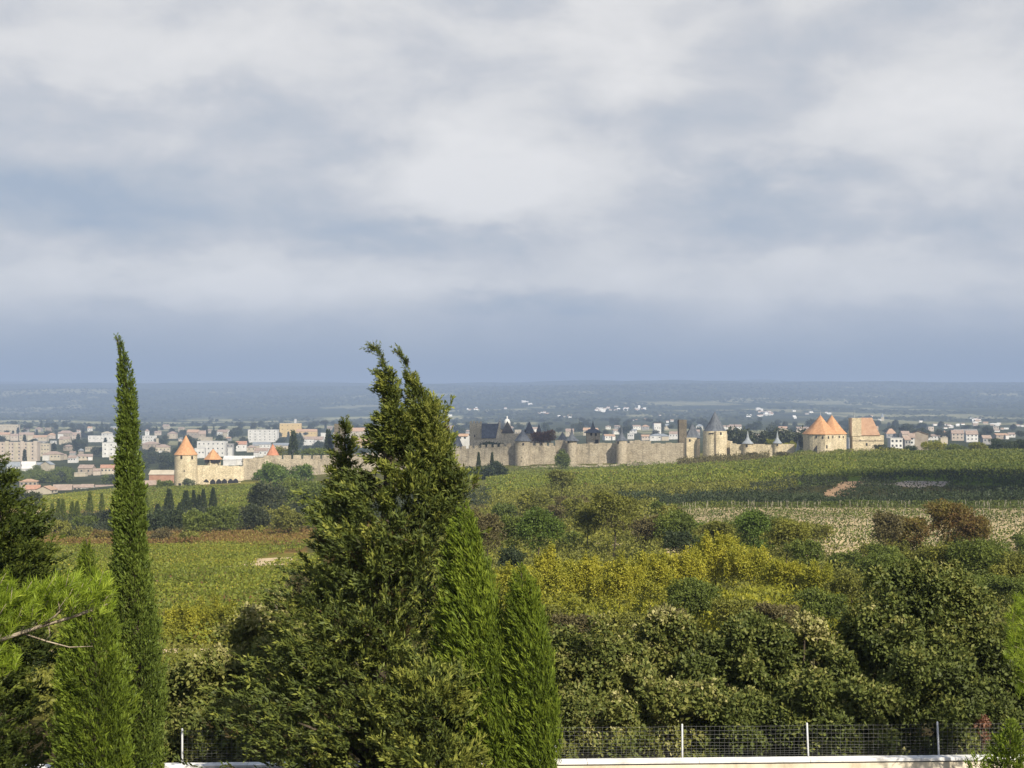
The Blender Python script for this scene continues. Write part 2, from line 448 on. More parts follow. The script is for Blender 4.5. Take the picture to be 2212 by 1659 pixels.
def branchy(prof, Y0, nbr, npl, nb, plen, rise, wind, depth=1.0, tint0=0.5, up=0.25, inner=0.35, jit=0.13, blen=0.42, bwid=0.11, splay=0.45, lump=0.16, tv=0.2, spread=0.16, bare=0.0):
    """conifer foliage hung on limbs that run from the stem out to the outline"""
    z, xc, R = prof_arrays(prof, Y0)
    zz = np.linspace(z[0], z[-1], 400); ww = np.interp(zz, z, R) + 0.12
    c = np.cumsum(ww); c /= c[-1]
    zt = np.interp(rng.random(nbr), c, zz)
    th = rng.random(nbr) * 2 * math.pi
    flip = (np.sin(th) > 0.3) & (rng.random(nbr) < 0.4)
    th = np.where(flip, -th, th)
    Rt = np.interp(zt, z, R)
    Rt = Rt * (0.84 + lump * vnoise(th * 1.6, zt * 1.4, 5) + 0.24 * (rng.random(nbr) - 0.5) + 0.28 * (rng.random(nbr) < 0.12))
    cx = np.interp(zt, z, xc)
    tip = np.stack([cx + Rt * np.cos(th), Y0 + depth * Rt * np.sin(th), zt], 1)
    zs = np.maximum(zt - rise * Rt - 0.05, z[0])
    st = np.stack([np.interp(zs, z, xc), np.full(nbr, Y0), zs], 1)
    t = inner + (1 - inner) * rng.random((nbr, npl)) ** 0.75
    P = st[:, None, :] + (tip - st)[:, None, :] * t[:, :, None]
    sag = (Rt[:, None] * 0.12 * np.sin(t * math.pi))
    P[:, :, 2] += sag
    P += rng.normal(size=P.shape) * (Rt[:, None] * jit + 0.02)[:, :, None]
    bd = unit(tip - st)
    D = bd[:, None, :] + rng.normal(size=P.shape) * 0.38 + np.array([wind, 0, up])
    bt = tint0 + tv * rng.normal(size=nbr)
    T = (bt[:, None] + 0.10 * rng.normal(size=(nbr, npl)))
    Lp = np.minimum(plen * (0.65 + 0.7 * rng.random((nbr, npl))), Rt[:, None] * 0.7 + 0.10)
    P = P - (D / np.linalg.norm(D, axis=2, keepdims=True)) * (Lp * 0.4)[:, :, None]
    limbs = [(st[i], st[i] + (tip[i] - st[i]) * 0.8, Rt[i]) for i in range(0, nbr, max(1, nbr // 45))]
    return plume_leaves(P.reshape(-1, 3), D.reshape(-1, 3), Lp.reshape(-1), nb, spread, blen, bwid, T.reshape(-1), splay), limbs


def columnar(prof, Y0, n, nb, plen, out, up, wind, tint0=0.5, tv=0.18, shell=0.25, depth=1.0, blen=0.42, bwid=0.11, splay=0.35, lump=0.1, spread=0.13):
    """close upright foliage on the outline of a columnar cypress"""
    z, xc, R = prof_arrays(prof, Y0)
    zz = np.linspace(z[0], z[-1], 500); ww = np.interp(zz, z, R) + 0.05
    c = np.cumsum(ww); c /= c[-1]
    zt = np.interp(rng.random(n), c, zz)
    th = rng.random(n) * 2 * math.pi
    flip = (np.sin(th) > 0.3) & (rng.random(n) < 0.4)
    th = np.where(flip, -th, th)
    Rt = np.interp(zt, z, R)
    lumps = vnoise(th * 2.3 + 9, zt * 2.2, 8)
    rr = Rt * (1 - shell * rng.random(n) ** 1.2) * (0.94 + lump * lumps)
    P = np.stack([np.interp(zt, z, xc) + rr * np.cos(th), Y0 + depth * rr * np.sin(th), zt], 1)
    D = np.stack([out * np.cos(th) + wind, out * np.sin(th), np.full(n, up)], 1) + rng.normal(size=(n, 3)) * 0.16
    Lp = np.minimum(plen * (0.6 + 0.8 * rng.random(n)), Rt * 0.9 + 0.10)
    T = tint0 + tv * vnoise(th * 1.7, zt * 1.1, 13) + 0.5 * tv * rng.normal(size=n) + 0.14 * lumps
    P = P - unit(D) * (Lp * 0.55)[:, None]
    return plume_leaves(P, D, Lp, nb, spread, blen, bwid, T, splay)


def cat(parts):
    return [np.concatenate([p[k] for p in parts]) for k in range(6)]


def crown_obj(parent, parts, mat, loc, name='crown'):
    P, A, L, Wd, T, U = cat(parts)
    return link(name, leaf_mesh(name, P - np.array(loc), A, L, Wd, T, mat, U), parent)


def clump_points(ells, n, shell=0.45, lump=0.22):
    """points near the skins of several ellipsoids (cx, cy, cz, rx, ry, rz); returns points, outward normals and ellipsoid index"""
    ells = np.array(ells, float)
    wts = (ells[:, 3] * ells[:, 5] + ells[:, 4] * ells[:, 5]); wts = wts / wts.sum()
    k = rng.choice(len(ells), n, p=wts)
    d = unit(rng.normal(size=(n, 3)))
    back = (d[:, 1] > 0.35) & (rng.random(n) < 0.35)
    d[:, 1] = np.where(back, -d[:, 1], d[:, 1])
    low = (d[:, 2] < -0.35) & (rng.random(n) < 0.6)
    d[:, 2] = np.where(low, -d[:, 2], d[:, 2])
    f = 1 - shell * rng.random(n) ** 1.4
    f = f * (1 + lump * vnoise(d[:, 0] * 3.2 + k * 7.1, d[:, 2] * 3.2 + d[:, 1] * 2.0, 31))
    P = ells[k, :3] + d * ells[k, 3:6] * f[:, None]
    N = unit(d / ells[k, 3:6])
    return P, N, k


def rosettes(P, N, size, nl, tint, up=0.35, wid=0.5, open_=0.75):
    """a tuft of nl leaves at every twig tip"""
    n = len(P)
    ax = unit(N + np.array([0, 0, up]) + rng.normal(size=(n, 3)) * 0.45)
    base = P[:, None, :] + rng.normal(size=(n, nl, 3)) * (np.asarray(size)[:, None, None] * 0.35)
    A = ax[:, None, :] * 0.4 + unit(rng.normal(size=(n * nl, 3))).reshape(n, nl, 3) * open_
    nr = ax[:, None, :] + rng.normal(size=(n, nl, 3)) * 0.42
    U = unit(np.cross(A.reshape(-1, 3), nr.reshape(-1, 3)))
    L = np.asarray(size)[:, None] * (0.7 + 0.6 * rng.random((n, nl)))
    T = tint[:, None] + rng.normal(size=(n, nl)) * 0.10
    return base.reshape(-1, 3), A.reshape(-1, 3), L.reshape(-1), (L * wid).reshape(-1), T.reshape(-1), U


def trunk_obj(parent, loc, pts, rad, mat=None, n=7, name='trunk'):
    mb = MB()
    mb.tube([Vector(p) - Vector(loc) for p in pts], rad, n)
    return mb.build(name, mat or BARK, parent, smooth=True)
# ------------------------------------------------------------------ ground sheet
def build_ground():
    az = np.concatenate([np.arange(-180, -30, 3.0), np.arange(-30, 30.001, 0.16), np.arange(33, 180, 3.0)])
    az = np.radians(az)
    r = np.concatenate([[0.5, 2, 4, 5, 6, 7, 8, 10, 12, 15, 18, 21, 24, 27, 30, 34, 38, 40, 42, 45, 48, 52, 57, 62], np.geomspace(66, 24000, 330)])
    A, Rr = np.meshgrid(az, r, indexing='ij')
    X = Rr * np.sin(A); Y = Rr * np.cos(A)
    Z = gz(X, Y)
    na, nr = A.shape
    co = np.stack([X, Y, Z], -1).reshape(-1, 3)
    idx = np.arange(na * nr).reshape(na, nr)
    i2 = np.roll(idx, -1, axis=0)
    q = np.stack([idx[:, :-1], idx[:, 1:], i2[:, 1:], i2[:, :-1]], -1).reshape(-1, 4)[:, ::-1]
    cen = len(co)
    co = np.concatenate([co, [[0, 0, -1.7]]])
    me = bpy.data.meshes.new('ground')
    tri = [(cen, int(idx[(k + 1) % na, 0]), int(idx[k, 0])) for k in range(na)]
    nq = len(q)
    me.vertices.add(len(co)); me.loops.add(nq * 4 + len(tri) * 3); me.polygons.add(nq + len(tri))
    me.vertices.foreach_set('co', co.reshape(-1).astype(np.float32))
    me.loops.foreach_set('vertex_index', np.concatenate([q.reshape(-1), np.array(tri).reshape(-1)]).astype(np.int32))
    me.polygons.foreach_set('loop_start', np.concatenate([np.arange(nq) * 4, nq * 4 + np.arange(len(tri)) * 3]).astype(np.int32))
    me.polygons.foreach_set('loop_total', np.concatenate([np.full(nq, 4), np.full(len(tri), 3)]).astype(np.int32))
    me.polygons.foreach_set('use_smooth', np.ones(nq + len(tri), bool))
    # what grows or lies on the ground, field by field
    px = np.where(Y > 0, 1106 + F * X / np.maximum(np.abs(Y), 1), 1106 + 3000 * np.sign(X))
    R = np.hypot(X, Y)
    n1 = fbm(X / 40, Y / 40, 2); n2 = fbm(X / 300, Y / 300, 6)
    C = np.empty((*A.shape, 3)); C[:] = (0.105, 0.105, 0.038)

    def put(mask, c, soft=1.0):
        m = (mask * soft)[..., None]
        C[:] = C * (1 - m) + np.array(c) * m
    put(R < 62, (0.075, 0.062, 0.035))
    put((px < 660) & (R > 62) & (R < 385), (0.165, 0.155, 0.045))
    put((px < 660) & (R > 270) & (R < 385), (0.22, 0.125, 0.06), 0.6)
    put((px > 1440) & (R > 215) & (R < 340), (0.42, 0.35, 0.23))
    put((px > 1100) & (R > 342) & (R < 440), (0.062, 0.062, 0.030))
    put((px > 900) & (px < 1800) & (R > 440) & (R < 830), (0.115, 0.125, 0.034))
    put((px > 1620) & (R > 440) & (R < 740), (0.10, 0.145, 0.030))
    put((px < 900) & (R > 385) & (R < 500), (0.06, 0.068, 0.03))
    put((px < 560) & (R > 500) & (R < 860), (0.17, 0.165, 0.04))
    put((px < 270) & (R > 520) & (R < 830), (0.25, 0.20, 0.08), 0.7)
    put(R > 1000, (0.055, 0.066, 0.036))
    put((R > 3600) & (R < 6000) & (n2 > -0.05) & (px < 1000), (0.30, 0.31, 0.19), 0.85)
    put((R > 2500) & (R < 9000) & (fbm(X / 260, Y / 520, 44) > 0.26), (0.27, 0.27, 0.17), 0.75)
    put((R > 6200), (0.040, 0.055, 0.034), np.clip(0.8 + 0.5 * n2, 0, 1))
    put((R > 6200) & (R < 11000) & (fbm(X / 420, Y / 600, 77) > 0.30), (0.26, 0.27, 0.18), 0.75)
    C *= (1 + 0.25 * n1 + 0.12 * n2)[..., None]
    cc = np.concatenate([C.reshape(-1, 3), [[0.1, 0.1, 0.05]]])
    at = me.color_attributes.new('cover', 'FLOAT_COLOR', 'POINT')
    at.data.foreach_set('color', np.concatenate([np.clip(cc, 0, 1), np.ones((len(cc), 1))], 1).reshape(-1).astype(np.float32))
    m, n, l = newmat('field_ground')
    a = n.new('ShaderNodeVertexColor'); a.layer_name = 'cover'
    tc = n.new('ShaderNodeTexCoord')
    z1 = n.new('ShaderNodeTexNoise'); z1.inputs['Scale'].default_value = 0.35; z1.inputs['Detail'].default_value = 8; z1.inputs['Roughness'].default_value = 0.7
    z2 = n.new('ShaderNodeTexNoise'); z2.inputs['Scale'].default_value = 0.012; z2.inputs['Detail'].default_value = 8; z2.inputs['Roughness'].default_value = 0.75
    l.new(tc.outputs['Object'], z1.inputs[0]); l.new(tc.outputs['Object'], z2.inputs[0])
    r1 = ramp(n, [(0.3, (0.55, 0.55, 0.55)), (0.7, (1.4, 1.35, 1.25))]); l.new(z1.outputs['Fac'], r1.inputs[0])
    r2 = ramp(n, [(0.35, (0.6, 0.62, 0.62)), (0.65, (1.4, 1.36, 1.3))]); l.new(z2.outputs['Fac'], r2.inputs[0])
    m1 = n.new('ShaderNodeMixRGB'); m1.blend_type = 'MULTIPLY'; m1.inputs[0].default_value = 1
    m2 = n.new('ShaderNodeMixRGB'); m2.blend_type = 'MULTIPLY'; m2.inputs[0].default_value = 1
    l.new(a.outputs[0], m1.inputs[1]); l.new(r1.outputs[0], m1.inputs[2])
    l.new(m1.outputs[0], m2.inputs[1]); l.new(r2.outputs[0], m2.inputs[2])
    d = n.new('ShaderNodeBsdfDiffuse'); l.new(m2.outputs[0], d.inputs[0])
    o = n.new('ShaderNodeOutputMaterial'); l.new(d.outputs[0], o.inputs[0])
    me.materials.append(m)
    me.update(); me.validate()
    g = link('ground', me)
    tag(g, kind='structure')


build_ground()


def strip(name, pts, wid, mat, lift=0.06):
    """a track draped over the ground along picture points (x, y)"""
    P = []
    for x, y in pts:
        Y = hit(x, y); P.append(np.array([(x - 1106) / F * Y, Y]))
    Q = []
    for a, b in zip(P, P[1:]):
        for k in range(12): Q.append(a + (b - a) * k / 12)
    Q.append(P[-1])
    mb = MB(); v = []
    nc = 5
    for i, p in enumerate(Q):
        d = Q[min(i + 1, len(Q) - 1)] - Q[max(i - 1, 0)]
        d = d / (np.linalg.norm(d) + 1e-9); nrm = np.array([-d[1], d[0]])
        w = wid * (1 + 0.18 * math.sin(i * 1.7) + 0.1 * math.sin(i * 0.6 + 1))
        for k in range(nc):
            q = p + nrm * w * (k / (nc - 1) - 0.5)
            v.append((q[0], q[1], float(gz(q[0], q[1])) + lift))
    f = [(i * nc + k, i * nc + k + 1, (i + 1) * nc + k + 1, (i + 1) * nc + k) for i in range(len(Q) - 1) for k in range(nc - 1)]
    mb.add(v, f)
    return tag(mb.build(name, mat, smooth=True), kind='structure')


strip('path', [(90, 1416), (250, 1414), (400, 1412), (470, 1412), (560, 1413)], 3.0, SAND, 0.12)
strip('path', [(556, 1224), (590, 1213), (622, 1205)], 9.0, SAND)
strip('path', [(1395, 1140), (1440, 1136)], 6, SAND)
strip('path', [(1455, 1026), (1490, 1021), (1535, 1018)], 9, SAND)
strip('path', [(60, 1112), (120, 1097), (190, 1090), (240, 1078)], 9, SAND)
strip('path', [(1786, 1078), (1815, 1060), (1846, 1040)], 6.5, EARTH)
strip('path', [(1938, 1050), (1990, 1044), (2044, 1046)], 12, surf('grey_bare_soil', (0.20, 0.165, 0.14), (0.31, 0.27, 0.23), 0.4))
strip('path', [(1230, 1176), (1270, 1172), (1330, 1180)], 6, SAND)
strip('path', [(1062, 1062), (1090, 1058), (1120, 1052)], 5, SAND)

# ------------------------------------------------------------------ sky
SUN_EL, SUN_AZ = RAD(38), math.atan2(0.50, -0.86)       # azimuth from +Y towards +X: behind the camera, to the right
SUN_DIR = Vector((math.sin(SUN_AZ) * math.cos(SUN_EL), math.cos(SUN_AZ) * math.cos(SUN_EL), math.sin(SUN_EL)))
sun = bpy.data.lights.new('sun', 'SUN'); so = bpy.data.objects.new('sun', sun); col.objects.link(so)
sun.energy = 5.0; sun.angle = RAD(0.5); sun.color = (1.0, 0.90, 0.72)
so.rotation_euler = SUN_DIR.to_track_quat('Z', 'Y').to_euler()
so.location = SUN_DIR * 200

SKY_K = 0.1


def build_sky():
    w = bpy.data.worlds.new('World'); sc.world = w; w.use_nodes = True
    nt = w.node_tree; n = nt.nodes; l = nt.links; n.clear()
    sky = n.new('ShaderNodeTexSky'); sky.sky_type = 'NISHITA'; sky.sun_disc = False
    sky.sun_elevation = SUN_EL; sky.sun_rotation = SUN_AZ
    tc = n.new('ShaderNodeTexCoord'); gen = tc.outputs['Generated']

    def M(op, a, b=None, c=None):
        k = n.new('ShaderNodeMath'); k.operation = op
        for i, v in enumerate((a, b, c)):
            if v is None: continue
            if isinstance(v, (int, float)): k.inputs[i].default_value = v
            else: l.new(v, k.inputs[i])
        return k.outputs[0]

    def V(op, a, b=None):
        k = n.new('ShaderNodeVectorMath'); k.operation = op
        for i, v in enumerate((a, b)):
            if v is None: continue
            if isinstance(v, tuple): k.inputs[i].default_value = v
            else: l.new(v, k.inputs[i])
        return k
    sp = n.new('ShaderNodeSeparateXYZ'); l.new(gen, sp.inputs[0])
    zc = M('MAXIMUM', sp.outputs[2], 0.0)
    inv = M('DIVIDE', 1.0, M('ADD', zc, 0.30))
    cb = n.new('ShaderNodeCombineXYZ')
    l.new(M('MULTIPLY', sp.outputs[0], inv), cb.inputs[0]); l.new(M('MULTIPLY', sp.outputs[1], inv), cb.inputs[1])
    cb.inputs[2].default_value = 3.7

    def noise(scale, detail, rough, off=(0, 0, 0), dist=0.0):
        k = n.new('ShaderNodeTexNoise'); k.inputs['Scale'].default_value = scale; k.inputs['Detail'].default_value = detail
        k.inputs['Roughness'].default_value = rough; k.inputs['Distortion'].default_value = dist
        l.new(V('ADD', cb.outputs[0], off).outputs[0], k.inputs['Vector']); return k
    big = noise(2.6, 3, 0.5, (4.2, 1.3, 0), 0.4); mid = n.new('ShaderNodeTexNoise'); mid.inputs['Scale'].default_value = 10.5; mid.inputs['Detail'].default_value = 7; mid.inputs['Roughness'].default_value = 0.55; mid.inputs['Distortion'].default_value = 0.3
    l.new(V('MULTIPLY', gen, (1.0, 1.0, 1.9)).outputs[0], mid.inputs['Vector'])
    wob = noise(9.0, 4, 0.55, (9, 2, 5))
    # named clouds: soft banks of brighter or darker vapour in their own directions
    dj = V('ADD', gen, V('MULTIPLY', V('SUBTRACT', wob.outputs['Color'], (0.5, 0.5, 0.5)).outputs[0], (0.085, 0.085, 0.05)).outputs[0]).outputs[0]
    val = M('ADD', M('MULTIPLY', M('SUBTRACT', big.outputs['Fac'], 0.5), 0.34), M('MULTIPLY', M('SUBTRACT', mid.outputs['Fac'], 0.5), 0.72))
    banks = [(1010, 380, 300, 115, .24), (1300, 110, 260, 120, .16), (250, 90, 420, 120, .16), (700, 615, 420, 60, .17), (300, 620, 260, 55, .12), (1850, 600, 380, 60, .13),
             (2050, 250, 300, 120, .17), (1000, 110, 150, 110, -.10), (1610, 410, 210, 60, -.24), (330, 240, 420, 55, -.12), (150, 430, 330, 60, -.16), (700, 310, 170, 55, -.10),
             (1120, 640, 240, 30, -.15), (950, 505, 300, 35, -.12), (1900, 480, 400, 40, -.08), (1330, 255, 180, 55, -.10), (1900, 60, 260, 60, -.05), (1110, 15, 90, 28, -.10), (560, 430, 200, 50, -.05), (1350, 400, 200, 60, .06)]
    for x, y, rx, ry, amp in banks:
        d = W(x, y, 1.0).normalized()
        q = V('MULTIPLY', V('SUBTRACT', dj, tuple(d)).outputs[0], (F / rx, F / rx, F / ry)).outputs[0]
        e = V('DOT_PRODUCT', q, q).outputs['Value']
        val = M('ADD', val, M('MULTIPLY', M('POWER', 2.718, M('MULTIPLY', e, -1.0)), amp * 1.3))
    val = M('ADD', val, 0.5)
    rp = ramp(n, [(0.18, (0.280, 0.330, 0.402)), (0.36, (0.378, 0.402, 0.438)), (0.49, (0.465, 0.468, 0.482)), (0.61, (0.570, 0.560, 0.550)), (0.80, (0.66, 0.642, 0.622))])
    l.new(val, rp.inputs[0])
    # the low band of rain-blue air over the far hills
    hz = ramp(n, [(0.0, (1, 1, 1)), (0.022, (1, 1, 1)), (0.045, (0.62, 0.62, 0.62)), (0.075, (0, 0, 0))]); l.new(zc, hz.inputs[0])
    bd = ramp(n, [(0.0, (0.070, 0.112, 0.150)), (0.019, (0.080, 0.122, 0.162)), (0.036, (0.165, 0.205, 0.250)), (0.06, (0.27, 0.305, 0.365))]); l.new(zc, bd.inputs[0])
    mh = n.new('ShaderNodeMixRGB'); l.new(hz.outputs[0], mh.inputs[0]); l.new(rp.outputs[0], mh.inputs[1]); l.new(bd.outputs[0], mh.inputs[2])
    sc_ = n.new('ShaderNodeMixRGB'); sc_.blend_type = 'MULTIPLY'; sc_.inputs[0].default_value = 1
    l.new(mh.outputs[0], sc_.inputs[1]); sc_.inputs[2].default_value = (1 / SKY_K, 1 / SKY_K, 1 / SKY_K, 1)
    fin = n.new('ShaderNodeMixRGB'); hi = ramp(n, [(0.30, (.95, .95, .95)), (0.55, (.30, .30, .30))]); l.new(zc, hi.inputs[0]); l.new(hi.outputs[0], fin.inputs[0])   # cloud bank in front; unseen sky overhead dimmed to strengthen the sun's contrast
    l.new(sky.outputs[0], fin.inputs[1]); l.new(sc_.outputs[0], fin.inputs[2])
    bg = n.new('ShaderNodeBackground'); l.new(fin.outputs[0], bg.inputs[0]); bg.inputs[1].default_value = SKY_K
    o = n.new('ShaderNodeOutputWorld'); l.new(bg.outputs[0], o.inputs[0])
    w.cycles.sampling_method = 'MANUAL'; w.cycles.sample_map_resolution = 512


build_sky()

# ------------------------------------------------------------------ air
HAZE = 1.35e-4
mb = MB(); mb.box(-24500, 24500, -24500, 24500, -82, 440)
hz = mb.build('haze', [])
m, n, l = newmat('hazy_air')
pv = n.new('ShaderNodeVolumePrincipled'); pv.inputs['Density'].default_value = HAZE
pv.inputs['Color'].default_value = (0.41, 0.53, 0.80, 1); pv.inputs['Anisotropy'].default_value = 0.0
o = n.new('ShaderNodeOutputMaterial'); l.new(pv.outputs[0], o.inputs['Volume'])
hz.data.materials.append(m)
tag(hz, kind='stuff')

sc.view_settings.view_transform = 'Standard'; sc.view_settings.look = 'None'
sc.view_settings.exposure = 0.5; sc.view_settings.gamma = 1.0
sc.render.engine = 'CYCLES'
cy = sc.cycles
cy.max_bounces = 5; cy.diffuse_bounces = 3; cy.glossy_bounces = 2; cy.transmission_bounces = 3; cy.volume_bounces = 1; cy.transparent_max_bounces = 8
cy.use_denoising = True
cy.caustics_reflective = False; cy.caustics_refractive = False


# two thin clouds behind and above the viewer: their shade lies on the middle of the city and on the dark bank
def cloud(cx, cy_, rx, ry, n=16):
    z = 1300.0; t = (z + 30) / SUN_DIR.z
    c = Vector((cx, cy_, -30)) + SUN_DIR * t
    mb = MB(); r = random.Random(int(cx) + 7)
    import bmesh
    me = bpy.data.meshes.new('cloud'); bm = bmesh.new()
    for k in range(n):
        a = r.uniform(0, 6.283); q = math.sqrt(r.random()) * .72
        s = r.uniform(.3, .5)
        res = bmesh.ops.create_icosphere(bm, subdivisions=3, radius=1.0)
        for v in res['verts']:
            f = 1 + .16 * math.sin(v.co.x * 5 + k) * math.cos(v.co.y * 4 + k * 2)
            v.co = Vector((q * math.cos(a) * rx + v.co.x * s * rx * f, q * math.sin(a) * ry + v.co.y * s * ry * f, v.co.z * (18 if v.co.z > 0 else 8) * f))
    bm.to_mesh(me); bm.free()
    m, n_, l = newmat('thin_cloud')
    d = n_.new('ShaderNodeBsdfDiffuse'); d.inputs[0].default_value = (.85, .85, .87, 1)
    tr = n_.new('ShaderNodeBsdfTransparent'); mx = n_.new('ShaderNodeMixShader'); mx.inputs[0].default_value = .055
    l.new(tr.outputs[0], mx.inputs[1]); l.new(d.outputs[0], mx.inputs[2])
    o = n_.new('ShaderNodeOutputMaterial'); l.new(mx.outputs[0], o.inputs[0])
    me.materials.append(m)
    tag(link('cloud', me, None, c), kind='structure')


cloud(-22, 930, 128, 84)
cloud(132, 425, 82, 48)
# ------------------------------------------------------------------ garden wall, fence, hedge
def wall_line(X): return 39.55 + (X + 6.8) * 0.043


def near_wall():
    loc = Vector((3, wall_line(3), float(gz(3, 39.9))))
    t = thing('garden_wall', 'low cream wall with white coping along the bottom edge of the view', 'wall', loc)
    x0, x1 = -22.0, 26.0
    ang = math.atan(0.043)
    L = (x1 - x0) / math.cos(ang); c0 = (x0 + x1) / 2 - loc.x
    cy_ = wall_line((x0 + x1) / 2) - loc.y
    top = -9.43 - loc.z
    mb = MB()
    mb.box(-L / 2, L / 2, -0.12, 0.12, -1.2, top - 0.125, rz=ang, c=(c0, cy_, 0))
    mb.build('wall_body', WALLC, t)
    mb = MB()
    mb.box(-L / 2, L / 2, -0.10, 0.10, top - 0.125, top - 0.085, rz=ang, c=(c0, cy_, 0))
    mb.build('shadow_line', SHADOW_LINE, t)  # dark strip painted as the shadow line below the coping
    mb = MB()
    k = 16
    for i in range(k):   # coping laid in lengths with open joints
        a = -L / 2 + L * i / k; b = -L / 2 + L * (i + 1) / k - 0.006
        mb.box(a, b, -0.17, 0.17, top - 0.085, top, rz=ang, c=(c0, cy_, 0))
    cp = mb.build('coping', COPING, t)
    bv = cp.modifiers.new('edge', 'BEVEL'); bv.width = 0.012; bv.segments = 2


near_wall()


def near_fence():
    pts = []
    for x in (400, 660, 925, 1200, 1476, 1752, 2040, 2330):
        X = (x - 1106) / F * 39.9
        pts.append((X, wall_line(X) + 0.24))
    base = -9.46
    loc = Vector((pts[3][0], pts[3][1], base))
    t = thing('wire_fence', 'wire mesh fence on thin galvanised posts in front of the evergreen hedge', 'fence', loc)
    me = None
    for i, (X, Y) in enumerate(pts):
        if me is None:
            mb = MB(); mb.tube([(0, 0, -0.75), (0, 0, 0.9), (0, 0, 0.92)], [0.027, 0.027, 0.012], 8)
            me = mb.mesh('post', GALV, True)
        p = link('post', me, t, Vector((X, Y, base)) - loc)
        p.rotation_euler = (0, RAD(random.uniform(-1.5, 1.0)), 0)
        if i in (5, 6): p.rotation_euler = (0, RAD(-2.2), 0)
    mb = MB()
    for (xa, ya), (xb, yb) in zip(pts, pts[1:]):
        n = int(math.hypot(xb - xa, yb - ya) / 0.125)
        for k in range(n):
            s = k / n
            p = Vector((xa + (xb - xa) * s, ya + (yb - ya) * s + 0.03, base)) - loc
            j = 0.006 * math.sin(k * 5.1)
            mb.box(-0.002 + j, 0.002 + j, -0.002, 0.002, -0.1, 0.86 + 0.01 * math.sin(k * 0.7), c=p)
        hs = [0.0, 0.06, 0.12, 0.18, 0.25, 0.33, 0.42, 0.52, 0.63, 0.74, 0.85]
        for h in hs:
            q = [(Vector((xa + (xb - xa) * s, ya + (yb - ya) * s + 0.022, base + h - 0.02 * math.sin(math.pi * s) + 0.006 * math.sin(9 * s + h * 20))) - loc) for s in (0, .2, .4, .6, .8, 1)]
            mb.tube(q, [0.0022] * 6, 4)
    mb.build('wire_mesh', WIRE, t)


near_fence()


def E(x, y, rx, ry, Y, dy=None):
    """ellipsoid given in picture units at distance Y"""
    c = W(x, y, Y)
    return (c.x, c.y, c.z, rx / F * Y, (dy if dy else rx / F * Y * 0.85), ry / F * Y)


def bush(name, label, catg, ells, n, leaf, nl, mat, stems=0, tint0=0.45, group=None, up=0.35, tv=0.16, topt=0.0, wid=0.5, stemmat=None, shell=0.45, lump=0.22, stem_r=0.05):
    """broad-leaved shrub or tree: ellipsoid clumps of leaf tufts over stems from the ground"""
    ex = np.array([(e[0], e[1]) for e in ells]); bx, by = float(ex[:, 0].mean()), float(ex[:, 1].mean())
    gzv = float(gz(bx, by))
    loc = Vector((bx, by, gzv))
    t = thing(name, label, catg, loc, group)
    P, N, k = clump_points(ells, n, shell, lump)
    P[:, 2] = np.maximum(P[:, 2], gz(P[:, 0], P[:, 1]) + 0.05)
    zmin, zmax = P[:, 2].min(), P[:, 2].max()
    tn = tint0 + tv * vnoise(P[:, 0] / (6 * leaf), P[:, 2] / (6 * leaf), 3) + 0.5 * tv * rng.normal(size=n) + 0.05 * (k % 3 - 1)
    if topt: tn = tn + topt * np.clip(N[:, 2], 0, 1) ** 2 * (rng.random(n) < 0.55)   # pale young shoots, plus sunlit tops put into the tint of upward-facing tufts
    rs = rosettes(P, N, leaf * (0.75 + 0.5 * rng.random(n)), nl, tn, up, wid)
    crown_obj(t, [rs], mat, loc)
    if stems:
        mb = MB()
        for e in ells[:stems]:
            c = Vector((e[0], e[1], e[2])); b = Vector((bx + (e[0] - bx) * 0.45 + random.uniform(-.1, .1), by + (e[1] - by) * 0.45, gzv - 0.3))
            mid = b.lerp(c, 0.5) + Vector((random.uniform(-.3, .3), 0, 0)) * stem_r * 6
            tip = c + Vector((random.uniform(-.3, .3) * e[3], 0, 0.45 * e[5]))
            mb.tube([b - loc, mid - loc, c - loc, tip - loc], [stem_r, stem_r * .8, stem_r * .5, stem_r * .2], 6)
        mb.build('trunk', stemmat or BARK, t, smooth=True)
    return t


